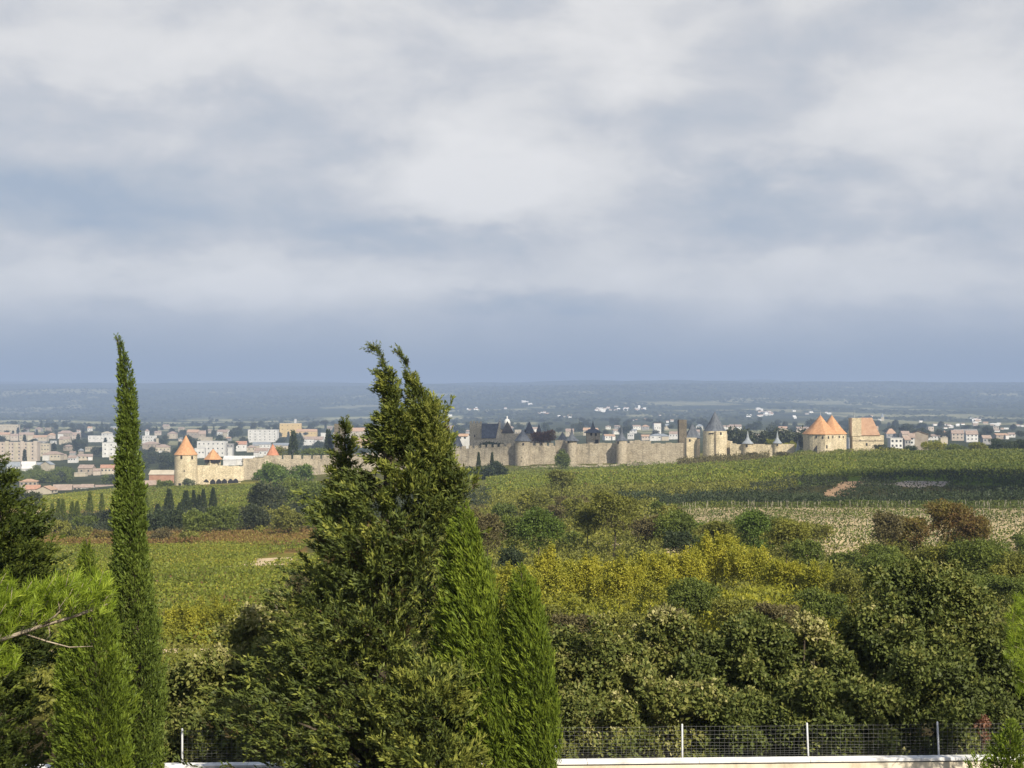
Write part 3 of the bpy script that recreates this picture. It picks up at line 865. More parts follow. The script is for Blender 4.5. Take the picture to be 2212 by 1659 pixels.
HEDGE = [
    ('pale-topped evergreen shrub of the hedge, right beside the bright green cypresses', [(1215, 1470, 95, 120, 44.5), (1300, 1480, 105, 130, 44.2), (1260, 1590, 120, 80, 43.0)], 0.74),
    ('tallest-leaved evergreen shrub with pale yellow shoots left of the second fence post', [(1400, 1450, 100, 115, 45), (1465, 1420, 70, 85, 45.2), (1430, 1570, 110, 90, 43.4)], 0.78),
    ('dark evergreen shrub of the hedge behind the first right-hand fence post', [(1560, 1460, 90, 110, 44.8), (1540, 1580, 100, 85, 43.5)], 0.50),
    ('low-topped olive evergreen shrub in the middle of the long hedge', [(1650, 1450, 90, 105, 45.4), (1660, 1575, 100, 90, 43.6)], 0.52),
    ('evergreen shrub with a cluster of whitish shoots on its top', [(1745, 1435, 75, 105, 45), (1750, 1560, 100, 100, 43.6)], 0.60),
    ('tallest rounded evergreen bush of the hedge, peaked with pale shoots', [(1980, 1370, 150, 140, 46), (1900, 1440, 120, 140, 45.2), (2070, 1440, 115, 140, 45.4), (1990, 1540, 180, 120, 44.2), (1860, 1560, 110, 95, 43.6)], 0.55),
    ('dark evergreen shrub at the right end of the hedge by the bright pine', [(2150, 1480, 80, 130, 45.6), (2110, 1580, 90, 80, 43.8)], 0.42),
    ('evergreen shrub running out of view beyond the right end of the hedge', [(2290, 1480, 90, 140, 45.6), (2260, 1580, 90, 80, 43.8)], 0.45),
    ('pale-leaved evergreen shrub beside the big dark cypress, left of it', [(565, 1400, 105, 105, 44.5), (520, 1500, 110, 110, 43.6), (620, 1500, 100, 140, 44.2)], 0.84),
    ('shaded evergreen shrub behind the lone left fence post', [(410, 1540, 75, 90, 43.6), (460, 1600, 100, 70, 42.6), (380, 1600, 80, 60, 43)], 0.70),
]
for lb, es, t0 in HEDGE:
    ells = [E(e[0], e[1] + 12, e[2] * .86, e[3] * .86, e[4]) for e in es]
    area = sum(e[2] * e[3] for e in es)
    for x, y, rx, ry, Y in es:      # leafy boughs bulging out of each body
        for q in range(int(rx * ry / 760)):
            a = random.uniform(0, 6.283); f = random.uniform(.4, 1.0)
            s_ = random.uniform(20, 44)
            ells.append(E(x + rx * f * math.cos(a), y + ry * f * math.sin(a), s_, s_ * .9, Y - random.uniform(.1, 1.1) * rx / F * Y))
    bush('evergreen_shrub', lb, 'shrub', ells, int(area / 4.0), 0.125, 6, L_HEDGE, stems=len(es), tint0=t0 - 0.14, topt=0.36, group='evergreen shrubs of the hedge behind the fence', stemmat=BARK_PALE, wid=0.55, lump=0.34, shell=0.3)
# whitish shoots on two tops are leaves of those shrubs: a small paler sprig each
bush('evergreen_shrub', 'small sprig-like shrub with bright whitish leaves poking out of the hedge top', 'shrub', [E(1738, 1352, 26, 28, 44.4), E(1765, 1360, 18, 22, 44.4)], 170, 0.13, 5, L_HEDGE, stems=2, tint0=0.93, group='evergreen shrubs of the hedge behind the fence', wid=0.55)
bush('rusty_shrub', 'little shrub with rusty red leaves behind the right end of the fence', 'shrub', [E(2122, 1564, 13, 12, 41.2), E(2126, 1590, 6, 16, 41.2)], 60, 0.10, 5, leafmat('rust_red_leaves', [(0, (0.16, 0.07, 0.04)), (1, (0.27, 0.14, 0.085))]), stems=1, wid=0.5)

# ------------------------------------------------------------------ foreground conifers
def conifer(name, label, parts, mat, Y0, bx, stem, group=None, r0=0.22, limbs=(), catg='cypress', barkmat=None):
    g = float(gz((bx - 1106) / F * Y0, Y0))
    b = Vector(((bx - 1106) / F * Y0, Y0, g))
    t = thing(name, label, catg, b, group)
    crown_obj(t, parts, mat, b)
    mb = MB()
    pts = [Vector((b.x, b.y, g - 0.4))] + [W(x, y, Y0) for x, y in stem]
    k = len(pts)
    mb.tube([p - b for p in pts], [r0 * (1 - 0.93 * i / (k - 1)) for i in range(k)], 8)
    for a, c, R in limbs:
        a = Vector(a); c = Vector(c)
        mb.tube([a - b, (a.lerp(c, .5) + Vector((0, 0, 0.05 * R))) - b, c - b], [0.018 + 0.012 * R, 0.012 + 0.008 * R, 0.005], 5)
    mb.build('trunk', barkmat or BARK, t, smooth=True)
    return t


# slender leaning cypress on the left
slim = [(724, 249, 253), (732, 251, 258), (742, 255, 264), (760, 258, 269), (790, 259, 280), (830, 259, 288), (870, 258, 294), (910, 258, 297), (950, 258, 300), (1000, 257, 303), (1050, 254, 307), (1100, 251, 313),
        (1150, 249, 318), (1200, 248, 320), (1250, 247, 322), (1300, 247, 330), (1350, 246, 342), (1400, 244, 349), (1450, 242, 353), (1500, 240, 354), (1560, 238, 355), (1620, 236, 354), (1700, 240, 350), (1790, 262, 330)]
conifer('slender_cypress', 'tall slender dark cypress with a thin hooked tip, left of the view', [columnar(slim, 34.0, 5200, 18, 0.26, 0.42, 0.8, -0.15, 0.5, 0.24, 0.26, lump=0.22, blen=0.30, bwid=0.09, spread=.12, splay=.34)], L_SLIM, 34.0, 295,
        [(296, 1600), (290, 1300), (282, 1000), (270, 820), (252, 728)], r0=0.2)
lb_ = [(1165, 184, 189), (1185, 178, 198), (1220, 171, 208), (1260, 164, 218), (1300, 158, 228), (1350, 147, 244), (1400, 134, 260), (1450, 128, 275), (1500, 127, 285), (1560, 120, 285), (1620, 126, 280), (1700, 135, 275), (1790, 160, 255)]
conifer('bushy_cypress', 'bright green bushy cypress at the foot of the slender cypress', [columnar(lb_, 33.0, 3300, 20, 0.36, 0.55, 0.9, -0.25, 0.36, 0.26, 0.32, lump=0.28, blen=0.28, bwid=0.055, spread=.09, splay=.3)], L_BRIGHT, 33.0, 200,
        [(203, 1600), (200, 1400), (192, 1250), (186, 1164)], r0=0.16)
# large dark wind-swept cypress
main = [(750, 806, 817), (757, 812, 826), (770, 812, 834), (785, 812, 842), (800, 810, 850), (830, 804, 858), (845, 802, 866), (865, 820, 868), (885, 818, 876), (905, 806, 884), (930, 802, 895), (960, 798, 905), (990, 792, 915), (1020, 776, 955), (1060, 745, 980), (1100, 708, 985),
        (1150, 660, 984), (1200, 636, 980), (1250, 634, 982), (1300, 606, 984), (1350, 575, 990), (1400, 556, 998), (1450, 536, 1006), (1500, 522, 1024), (1550, 528, 1045), (1600, 545, 1058), (1660, 560, 1060), (1750, 600, 1040), (1800, 680, 960)]
second = [(760, 862, 869), (770, 866, 878), (790, 872, 888), (815, 874, 900), (840, 876, 912), (862, 878, 926), (880, 878, 958), (905, 876, 966), (940, 876, 966), (970, 878, 972), (1000, 880, 990), (1030, 890, 1012), (1060, 890, 1012), (1100, 900, 996), (1150, 905, 985)]
a, la = branchy(main, 35.0, 430, 14, 26, 0.44, 0.55, -0.45, 0.9, 0.46, 0.22, 0.30, jit=0.075, lump=0.45, tv=0.17, blen=0.27, bwid=0.075, splay=0.38, spread=0.085)
b, lb2 = branchy(second, 35.2, 120, 11, 26, 0.38, 0.7, -0.3, 0.9, 0.52, 0.3, 0.34, jit=0.09, lump=0.3, tv=0.17, blen=0.27, bwid=0.075, splay=0.38, spread=0.085)
cut = lambda p, y0, y1: [q for q in p if y0 <= q[0] <= y1]
shr = lambda p, a, b: [(y, l + min(a, (r - l) * .3), r - min(b, (r - l) * .3)) for y, l, r in p]
tipa = columnar(shr(cut(main, 740, 985), 9, 6), 35.0, 430, 24, 0.40, 0.95, 0.42, -0.55, 0.46, 0.22, 0.75, lump=0.3, blen=0.27, bwid=0.075, splay=0.36, spread=0.085)
tipb = columnar(shr(cut(second, 740, 1040), 5, 8), 35.2, 380, 24, 0.36, 0.8, 0.6, -0.35, 0.54, 0.22, 0.7, lump=0.28, blen=0.27, bwid=0.075, splay=0.36, spread=0.085)
def hook(pts, Y0, n):
    q = np.array([tuple(W(x, y, Y0)) for x, y in pts]); t = rng.random(n) * (len(q) - 1); i = np.minimum(t.astype(int), len(q) - 2); f = (t - i)[:, None]
    return plume_leaves(q[i] * (1 - f) + q[i + 1] * f + rng.normal(size=(n, 3)) * 0.02, (q[i] - q[i + 1]) + np.array([-.05, 0, 0]) + rng.normal(size=(n, 3)) * 0.07, np.full(n, .2), 14, .1, .3, .07, .5 + .15 * rng.normal(size=n), .3)


hooks = [hook([(803, 750), (811, 751), (818, 758), (826, 772), (834, 792), (840, 815)], 35.0, 60), hook([(861, 757), (867, 762), (873, 776), (880, 796), (888, 818)], 35.2, 48)]
dom = columnar([(872, 925, 948), (900, 915, 962), (940, 918, 966), (985, 925, 962)], 34.8, 110, 24, 0.32, 0.5, 0.6, 0.0, 0.88, 0.1, blen=.27, bwid=.05, spread=.1)
low = branchy([(1400, 900, 930), (1440, 860, 980), (1500, 830, 1030), (1560, 820, 1055), (1620, 815, 1065), (1700, 825, 1060), (1780, 870, 1020)], 33.0, 90, 15, 26, 0.42, 0.5, -0.15, 0.7, 0.70, 0.3, 0.30, jit=0.09, lump=0.35, blen=0.27, bwid=0.075, splay=0.38, spread=0.085)[0]
conifer('windswept_cypress', 'large dark wind-swept cypress with two hooked tips in the middle', [a, b, tipa, tipb, dom, low] + hooks, L_DARKCY, 35.0, 800, [(802, 1600), (825, 1300), (842, 1050), (836, 900), (822, 800)], r0=0.34, limbs=la + lb2)
spire = [(898, 742, 750), (915, 738, 755), (935, 734, 758), (960, 726, 765), (985, 724, 766), (1010, 716, 768), (1040, 710, 774), (1070, 702, 780), (1100, 694, 790), (1140, 680, 800), (1200, 660, 810), (1300, 650, 810), (1450, 660, 800), (1640, 690, 780)]
c_, lc = branchy(spire, 37.0, 130, 12, 26, 0.36, 0.6, -0.2, 0.9, 0.50, 0.3, 0.32, jit=0.09, lump=0.42, tv=0.17, blen=0.27, bwid=0.075, splay=0.38, spread=0.085)
tips_ = columnar(cut(spire, 890, 1120), 37.0, 330, 24, 0.34, 0.85, 0.5, -0.2, 0.5, 0.22, 0.75, lump=0.32, blen=0.27, bwid=0.075, splay=0.36, spread=0.085)
conifer('cypress_spire', 'narrow dark cypress spire rising behind the left shoulder of the wind-swept cypress', [c_, tips_], L_DARKCY, 37.0, 742, [(742, 1600), (744, 1200), (745, 1000), (745, 930)], r0=0.16, limbs=lc)
shoulder = [(1085, 660, 668), (1110, 648, 690), (1150, 634, 720), (1200, 622, 740), (1260, 632, 745), (1330, 640, 740), (1420, 650, 730)]
# bright green cypresses in front
brA = [(1088, 1003, 1008), (1100, 994, 1016), (1120, 984, 1024), (1150, 972, 1036), (1200, 966, 1050), (1250, 960, 1060), (1300, 952, 1074), (1350, 946, 1092), (1400, 942, 1108), (1450, 944, 1122), (1500, 950, 1135), (1550, 960, 1146), (1620, 975, 1155), (1700, 1000, 1150), (1790, 1030, 1120)]
conifer('bright_cypress', 'bright green cypress combed to one side by the wind, right of the dark one', [columnar(brA, 34.0, 3900, 22, 0.46, 0.40, 0.95, -0.42, 0.46, 0.22, 0.38, lump=0.22, blen=0.28, bwid=0.05, splay=0.24, spread=0.075)], L_BRIGHT, 34.0, 1060,
        [(1062, 1600), (1040, 1400), (1020, 1200), (1006, 1092)], r0=0.18)
brB = [(1220, 1120, 1128), (1235, 1114, 1138), (1260, 1108, 1152), (1300, 1100, 1166), (1350, 1098, 1180), (1400, 1098, 1190), (1450, 1100, 1198), (1500, 1102, 1203), (1560, 1102, 1207), (1620, 1104, 1206), (1700, 1110, 1198), (1790, 1125, 1180)]
conifer('bright_cypress', 'shorter bright green cypress at the right end of the cypress group', [columnar(brB, 33.6, 2500, 22, 0.44, 0.40, 0.95, -0.34, 0.46, 0.22, 0.36, lump=0.22, blen=0.28, bwid=0.05, splay=0.24, spread=0.075)], L_BRIGHT, 33.6, 1150,
        [(1152, 1600), (1145, 1400), (1124, 1224)], r0=0.14)
# dark cypress at the left edge
edge = [(972, -10, 8), (1000, -22, 18), (1030, -38, 32), (1060, -52, 46), (1100, -72, 64), (1140, -86, 88), (1180, -100, 112), (1220, -112, 138), (1260, -122, 150), (1300, -130, 140), (1350, -140, 118), (1400, -150, 112), (1450, -158, 122), (1520, -165, 130), (1600, -165, 130), (1700, -150, 110), (1790, -100, 60)]
d_, ld = branchy(edge, 35.0, 270, 13, 26, 0.46, 0.45, 0.12, 0.9, 0.46, 0.25, 0.30, jit=0.09, lump=0.4, tv=0.17, blen=0.27, bwid=0.075, splay=0.38, spread=0.085)
tipe = columnar(cut(edge, 960, 1235), 35.0, 420, 24, 0.42, 0.95, 0.42, 0.2, 0.46, 0.22, 0.7, lump=0.3, blen=0.27, bwid=0.075, splay=0.36, spread=0.085)
conifer('spreading_cypress', 'dark spreading cypress cut off by the left edge of the view', [d_, tipe], leafmat('green_cypress_needles', [(0.0, (0.034, 0.050, 0.014)), (0.5, (0.078, 0.108, 0.020)), (1.0, (0.15, 0.18, 0.03))], 0.2), 35.0, -10,
        [(-8, 1500), (-6, 1200), (-4, 990)], r0=0.3, limbs=ld)


def pine_sprays(tips, n_need, ln, mat_t=0.5):
    """needle brushes: every tip (pos, dir) bears a brush of long thin needles"""
    P = np.array([t[0] for t in tips]); D = unit(np.array([t[1] for t in tips], float))
    n = len(P)
    base = P[:, None, :] - D[:, None, :] * (rng.random((n, n_need)) * ln * 1.5)[:, :, None]
    A = D[:, None, :] * 0.9 + unit(rng.normal(size=(n * n_need, 3))).reshape(n, n_need, 3) * 0.62
    L = ln * (0.75 + 0.5 * rng.random((n, n_need)))
    T = mat_t + 0.16 * rng.normal(size=(n, 1)) + 0.12 * rng.normal(size=(n, n_need))
    return base.reshape(-1, 3), A.reshape(-1, 3), L.reshape(-1), np.full(n * n_need, 0.011), T.reshape(-1), unit(np.cross(A.reshape(-1, 3), rng.normal(size=(n * n_need, 3))))


def pine_left():
    Y0 = 24.0
    g = float(gz(-9.6, Y0)); loc = Vector((-9.6, Y0, g))
    t = thing('pine_tree', 'bright green pine reaching one grey branch in from the left edge', 'pine', loc)
    wood = MB(); tips = []
    tk = [Vector((-9.6, Y0, g - .4)), Vector((-9.5, Y0, -6)), W(-130, 1420, Y0), W(-120, 1330, Y0), W(-110, 1250, Y0)]
    wood.tube([p - loc for p in tk], [0.17, 0.14, 0.11, 0.07, 0.03], 9)

    def br(pts, r0, r1, dy=0.0):
        p = [W(x, y, Y0 + dd) for x, y, dd in pts]
        k = len(p)
        wood.tube([q - loc for q in p], [r0 + (r1 - r0) * i / (k - 1) for i in range(k)], 6)
        return p
    br([(-120, 1400, 0), (-30, 1392, -.1), (20, 1376, -.1), (90, 1352, 0), (150, 1335, .05), (190, 1322, .05), (232, 1305, 0)], 0.045, 0.012)
    br([(150, 1335, .05), (190, 1318, .1), (212, 1308, 0), (235, 1285, -.1)], 0.014, 0.006)
    br([(90, 1352, 0), (120, 1330, -.1), (150, 1300, -.2), (170, 1272, -.2)], 0.02, 0.006)
    br([(130, 1322, -.1), (125, 1295, -.1), (118, 1270, 0)], 0.010, 0.004)
    br([(100, 1345, 0), (108, 1318, .1), (125, 1298, .1)], 0.010, 0.004)
    br([(20, 1376, -.1), (30, 1350, 0), (55, 1330, .1)], 0.012, 0.005)
    br([(40, 1370, 0), (58, 1345, 0), (60, 1320, .1)], 0.010, 0.004)
    br([(50, 1368, 0), (100, 1385, .1), (150, 1398, .2), (200, 1396, .2)], 0.016, 0.006)
    br([(105, 1352, 0), (108, 1372, .0), (92, 1390, .1)], 0.008, 0.004)
    br([(200, 1322, 0), (205, 1290, .1), (190, 1268, .2)], 0.008, 0.004)
    clusters = [(225, 1268, 24, 34), (190, 1262, 30, 34), (160, 1268, 28, 32), (130, 1280, 30, 32), (95, 1300, 34, 34), (60, 1305, 36, 34), (30, 1300, 30, 40), (0, 1290, 30, 46), (-20, 1300, 40, 60), (110, 1265, 26, 24), (240, 1285, 12, 30), (215, 1300, 18, 20),
                (10, 1345, 26, 26), (-10, 1400, 30, 40), (20, 1420, 24, 24), (-40, 1350, 30, 40), (150, 1300, 24, 20), (-70, 1300, 50, 60), (-90, 1400, 50, 50), (15, 1255, 18, 20), (75, 1270, 20, 20)]
    for x, y, rx, ry in clusters:
        for k in range(int(rx * ry / 40)):
            a = random.uniform(0, 2 * math.pi); r = math.sqrt(random.random())
            p = W(x + rx * r * math.cos(a), y + ry * r * math.sin(a), Y0 + random.gauss(0, 0.28))
            tips.append((tuple(p), (0.35 + random.gauss(0, .35), random.gauss(0, .45), 0.85 + random.gauss(0, .3))))
            if k % 4 == 0:
                wood.tube([p - loc - Vector((0.10 + random.gauss(0, .05), 0, 0.22)), p - loc], [0.005, 0.003], 4)
    wood.build('trunk', BARK_PALE, t, smooth=True)
    crown_obj(t, [pine_sprays(tips, 28, 0.15, 0.46)], L_PINE, loc)


pine_left()


def pine_right():
    Y0 = 37.0
    b = ground(2300, Y0); t = thing('pine_tree', 'bright green pine cut off by the right edge above the hedge end', 'pine', b)
    tips = []; wood = MB()
    wood.tube([Vector((0, 0, -.3)), W(2290, 1500, Y0) - b, W(2280, 1250, Y0) - b], [0.14, 0.09, 0.02], 8)
    for x, y, rx, ry in [(2196, 1345, 26, 40), (2215, 1310, 28, 36), (2190, 1395, 24, 34), (2212, 1430, 26, 40), (2250, 1350, 45, 90), (2300, 1330, 50, 100), (2260, 1450, 45, 60), (2202, 1470, 14, 22)]:
        for k in range(int(rx * ry / 24)):
            a = random.uniform(0, 2 * math.pi); r = math.sqrt(random.random())
            p = W(x + rx * r * math.cos(a), y + ry * r * math.sin(a), Y0 + random.gauss(0, .4))
            tips.append((tuple(p), (-0.3 + random.gauss(0, .4), random.gauss(0, .45), 0.8 + random.gauss(0, .3))))
        wood.tube([W(2288, y + 40, Y0) - b, W(x, y, Y0) - b], [0.025, 0.008], 5)
    wood.build('trunk', BARK_PALE, t, smooth=True)
    crown_obj(t, [pine_sprays(tips, 24, 0.17)], L_PINE, b)


pine_right()
sm = [(1556, 2182, 2186), (1575, 2170, 2196), (1600, 2150, 2204), (1630, 2138, 2212), (1660, 2130, 2216), (1700, 2130, 2220), (1790, 2150, 2210)]
sm2 = [(1622, 2110, 2114), (1640, 2098, 2128), (1665, 2080, 2140), (1720, 2085, 2135), (1790, 2100, 2120)]
conifer('young_conifer', 'small bright green conifer in front of the white coping, bottom right corner', [columnar(sm, 30.0, 620, 11, 0.22, 0.55, 0.9, 0.0, 0.5, 0.2, 0.6, lump=0.35), columnar(sm2, 29.8, 160, 11, 0.20, 0.6, 0.9, 0.0, 0.55, 0.2, 0.6, lump=0.35)], L_BRIGHT, 30.0, 2170,
        [(2176, 1700), (2184, 1560)], r0=0.06, catg='conifer')
# ------------------------------------------------------------------ vineyards (one mass of vines each)
def vineyard(name, mat, xr, yr, sp, heading, per_m, leaf, h, label=None, keep=None, lo=0.25, mat2=None, split=None, wid=0.45, tint0=0.5, postmat=None, step=None):
    """rows of vines over a block of ground; rows run along heading"""
    ca, sa = math.cos(heading), math.sin(heading)
    cx, cy_ = (xr[0] + xr[1]) / 2, (yr[0] + yr[1]) / 2
    D = math.hypot(xr[1] - xr[0], yr[1] - yr[0]) / 2
    P = []
    for r in np.arange(-D, D, sp):
        n = int(2 * D * per_m)
        s = rng.uniform(-D, D, n)
        if step:      # single vines standing apart along the row
            s = np.round(s / step) * step + rng.normal(size=n) * step * 0.16
        w = rng.normal(size=n) * (0.22 if not step else 0.28)
        x = cx + s * ca - (r + w) * sa; y = cy_ + s * sa + (r + w) * ca
        k = (x > xr[0]) & (x < xr[1]) & (y > yr[0]) & (y < yr[1])
        P.append(np.stack([x[k], y[k]], 1))
    P = np.concatenate(P)
    if keep is not None: P = P[keep(P[:, 0], P[:, 1])]
    P = P[fbm(P[:, 0] / 9, P[:, 1] / 9, 61, 2) > -0.62]
    n = len(P)
    hh = h * (0.85 + 0.3 * fbm(P[:, 0] / 7, P[:, 1] / 7, 14, 2))
    z = gz(P[:, 0], P[:, 1]) + lo + (hh - lo) * rng.random(n) ** 0.7
    A = unit(rng.normal(size=(n, 3)) + np.array([0, 0, 0.5]))
    T = tint0 + 0.30 * fbm(P[:, 0] / 14, P[:, 1] / 14, 71, 3) + 0.17 * rng.normal(size=n)
    me = leaf_mesh(name, np.column_stack([P, z]), A, leaf * (0.7 + 0.6 * rng.random(n)), leaf * wid * 1.6, T, mat, unit(np.cross(A, rng.normal(size=(n, 3)) * .6 + np.array([0, -.3, 1.0]))))
    o = link(name, me)
    tag(o, label, 'vines', kind='stuff')
    return o


pxf = lambda x, y: 1106 + F * x / y
_ba = [(556, 1224), (590, 1213), (622, 1205), (660, 1198)]
_by = [hit(*q) for q in _ba]


def bare(x, y):
    p = pxf(x, y)
    return (p > 552 + 8 * np.sin(y)) & (p < 690) & (np.abs(y - np.interp(p, [q[0] for q in _ba], _by)) < 14 + 4 * np.sin(p / 7))


vineyard('vineyard_vines', L_VINE, (-112, 6), (112, 300), 2.9, RAD(13), 22, 0.34, 1.35, 'green and gold vine rows on the slope left of the dark cypress', keep=lambda x, y: (pxf(x, y) > -260) & (pxf(x, y) < 985) & ~bare(x, y))
vineyard('vineyard_vines', L_VINERED, (-165, 0), (268, 372), 2.9, RAD(13), 14, 0.42, 1.3, 'russet vine rows along the top of the left slope', keep=lambda x, y: (pxf(x, y) > -260) & (pxf(x, y) < 985) & (y > 300 - 20 * np.sin(x / 9)) & ~bare(x, y))
vineyard('vineyard_vines', L_VINEG, (30, 150), (222, 338), 2.6, RAD(58), 6.5, 0.40, 1.1, 'sparse vine rows on pale stony soil behind the yellow shrubs', keep=lambda x, y: (pxf(x, y) > 1440) & (pxf(x, y) < 2800) & (y < 330), step=1.7, tint0=0.36)
vineyard('vineyard_vines', L_VINEG, (-10, 250), (322, 342), 2.5, RAD(4), 22, 0.42, 1.5, 'dense green end row of the pale stony vineyard', keep=lambda x, y: (pxf(x, y) > 1380) & (y > 334 - 0.02 * x) & (y < 339), tint0=0.4)
vineyard('vineyard_vines', L_VINE, (-40, 190), (445, 800), 3.4, RAD(24), 7, 0.75, 1.5, 'yellow-green vine rows below the middle of the ramparts', keep=lambda x, y: (pxf(x, y) > 1050) & (pxf(x, y) < 1850) & (y < 800 - 0.9 * np.maximum(x - 60, 0)) & (y > 470), tint0=0.44)
vineyard('vineyard_vines', L_VINEG, (95, 260), (450, 700), 3.4, RAD(160), 7, 0.75, 1.5, 'green vine rows on the crest in front of the orange-roofed gate', keep=lambda x, y: (pxf(x, y) > 1640), tint0=0.62)
vineyard('vineyard_vines', L_VINE, (-215, -95), (545, 800), 3.4, RAD(20), 7, 0.75, 1.5, 'green and yellow vine rows below the left round tower', keep=lambda x, y: (pxf(x, y) > 290) & (pxf(x, y) < 560), tint0=0.42)
vineyard('vineyard_vines', L_VINE, (-280, -150), (560, 860), 2.6, RAD(60), 3.2, 0.75, 1.3, 'thin yellowish vine rows among the cypress lines at the far left', keep=lambda x, y: (pxf(x, y) > 40) & (pxf(x, y) < 290), tint0=0.6)


def stakes():
    mb = MB()
    for i in range(260):
        px_ = random.uniform(1380, 2230); Y = random.choice([random.uniform(225, 332), random.uniform(322, 340)])
        X = (px_ - 1106) / F * Y; z = float(gz(X, Y))
        mb.box(X - .028, X + .028, Y - .028, Y + .028, z - .2, z + random.uniform(1.2, 1.75))
    tag(mb.build('vineyard_stakes', surf('pale_stake_wood', (0.28, 0.25, 0.20), (0.42, 0.39, 0.33), 2.0)), 'pale training stakes scattered through the stony vineyard', 'stakes', kind='stuff')


stakes()


def scrub(label, mat, fn, n, leaf, h, lump=9.0, nl=3, name='scrub', tint0=0.45):
    """uncountable low growth: leaf tufts heaped in thickets; fn gives n positions"""
    x, y = fn(n)
    b = fbm(x / lump, y / lump, 91, 3)
    k = b > -0.35
    sx, sy = proj(x, y, gz(x, y))
    k &= ~((np.abs(sx - np.interp(sy, [1040, 1078], [1846, 1786])) < 15) & (sy > 1034) & (sy < 1083)) & ~((sx > 1935) & (sx < 2046) & (sy > 1038) & (sy < 1056)) & ~((sx > 1445) & (sx < 1540) & (sy > 1015) & (sy < 1029))
    x, y, b = x[k], y[k], b[k]
    top = h * np.clip(0.45 + 0.9 * b, 0.12, 1.3)
    z = gz(x, y) + top * rng.random(len(x)) ** 0.6
    N = unit(np.stack([rng.normal(size=len(x)), rng.normal(size=len(x)), np.full(len(x), 0.9)], 1))
    rs = rosettes(np.stack([x, y, z], 1), N, leaf * (0.7 + 0.6 * rng.random(len(x))), nl, tint0 + 0.3 * fbm(x / 5, y / 5, 17, 2) + 0.1 * rng.normal(size=len(x)))
    P, A, L, Wd, T, U = rs
    o = link(name, leaf_mesh(name, P, A, L, Wd, T, mat, U))
    return tag(o, label, 'scrub', kind='stuff')


def area(x0, x1, Y0, Y1):
    def f(n):
        Y = rng.uniform(Y0, Y1, n); p = rng.uniform(x0, x1, n)
        return (p - 1106) / F * Y, Y
    return f


scrub('dark thorny scrub on the bank behind the stony vineyard', L_DEEP, area(1330, 2330, 352, 405), 15000, 0.5, 3.6, 14)
scrub('greyish scrub along the upper edge of the dark bank at the right', L_FARDK, area(1620, 2330, 408, 446), 7000, 0.5, 3.0, 12)
scrub('dark scrub between the right-hand green crest and the bank', L_GREEN, area(1700, 2330, 455, 520), 5500, 0.6, 3.0, 16)
scrub('yellow-green saplings filling the gaps of the yellow thicket', L_GOLD, area(1070, 1850, 94, 126), 22000, 0.27, 4.6, 7, tint0=.36)
scrub('olive scrub along the near edge of the middle vineyard', L_OLIVE, area(1030, 1720, 415, 480), 9000, 0.6, 2.0, 12)
scrub('olive undergrowth behind the left-hand cypresses', L_OLIVE, area(-350, 1080, 56, 104), 15000, 0.22, 1.8, 8)
scrub('olive scrub on the slope between the cypresses and the middle vineyard', L_OLIVE, area(880, 1420, 205, 400), 17000, 0.5, 3.0, 12)
scrub('dry brown undergrowth behind the hedge', L_BROWN, area(1040, 2750, 62, 92), 14000, 0.22, 2.2, 8)
scrub('green undergrowth below the yellow shrubs', L_OLIVE, area(960, 2750, 84, 215), 34000, 0.36, 3.0, 9)
scrub('yellow-green weeds and young vines beside the sandy track at the left', L_GOLD, area(60, 640, 82, 104), 8000, 0.24, 0.9, 6, tint0=0.15)
scrub('brown brush at the foot of the big round tower', L_BROWN, area(1465, 1660, 690, 800), 4200, 0.8, 5.0, 15)
scrub('olive brush along the foot of the outer wall and gate', L_OLIVE, area(1600, 1960, 735, 790), 4200, 0.8, 3.6, 15)
scrub('low brush at the foot of the middle ramparts', L_GREEN, area(1000, 1560, 815, 845), 1500, 0.8, 1.8, 14)
scrub('dark undergrowth in the valley left of the cypresses', L_FARDK, area(40, 1060, 390, 520), 14000, 0.6, 4.0, 14)
scrub('brown undergrowth along the top of the russet vines', L_BROWN, area(40, 1060, 366, 392), 6500, 0.45, 2.4, 9)

# ------------------------------------------------------------------ shrubs and trees of the middle distance
def shrub(x, yt, hw, yb, Y, mat, label, name='shrub', catg='shrub', n=None, leaf=None, sub=4, tint0=0.45, stems=1, group=None, tv=0.22, nl=4, wid=0.5):
    sub = int(sub * 1.7)
    """a crown of several clumps filling the given outline"""
    h = (yb - yt) / 2; ells = [E(x, (yt + yb) / 2 + 0.16 * h, hw * 0.74, h * 0.82, Y)]
    for k in range(sub):
        a = random.uniform(-1, 1)
        ells.append(E(x + a * hw * 0.62, yt + h * random.uniform(0.42, 1.15), hw * random.uniform(.26, .42), h * random.uniform(.28, .44), Y + random.uniform(-1, 1) * hw / F * Y * 0.5))
    if mat is L_GOLD:      # upright shoots break the outline
        for k in range(9):
            a = random.uniform(-.9, .9)
            ells.append(E(x + a * hw, yt + h * (.25 + .75 * a * a) + random.uniform(-.1, .35) * h, hw * random.uniform(.10, .17), h * random.uniform(.3, .5), Y + random.uniform(-.6, .6) * hw / F * Y))
    leaf = leaf or max(0.15, 4.4 / F * Y)
    if n is None: n = int(min(5200, max(260, hw * (yb - yt) * 1.9 / ((leaf * F / Y) ** 2) * 4.6)))
    return bush(name, label, catg, ells, n, leaf, nl, mat, stems=stems, tint0=tint0, group=group, tv=tv, stem_r=max(0.05, hw / F * Y * 0.035), lump=0.3, wid=wid)


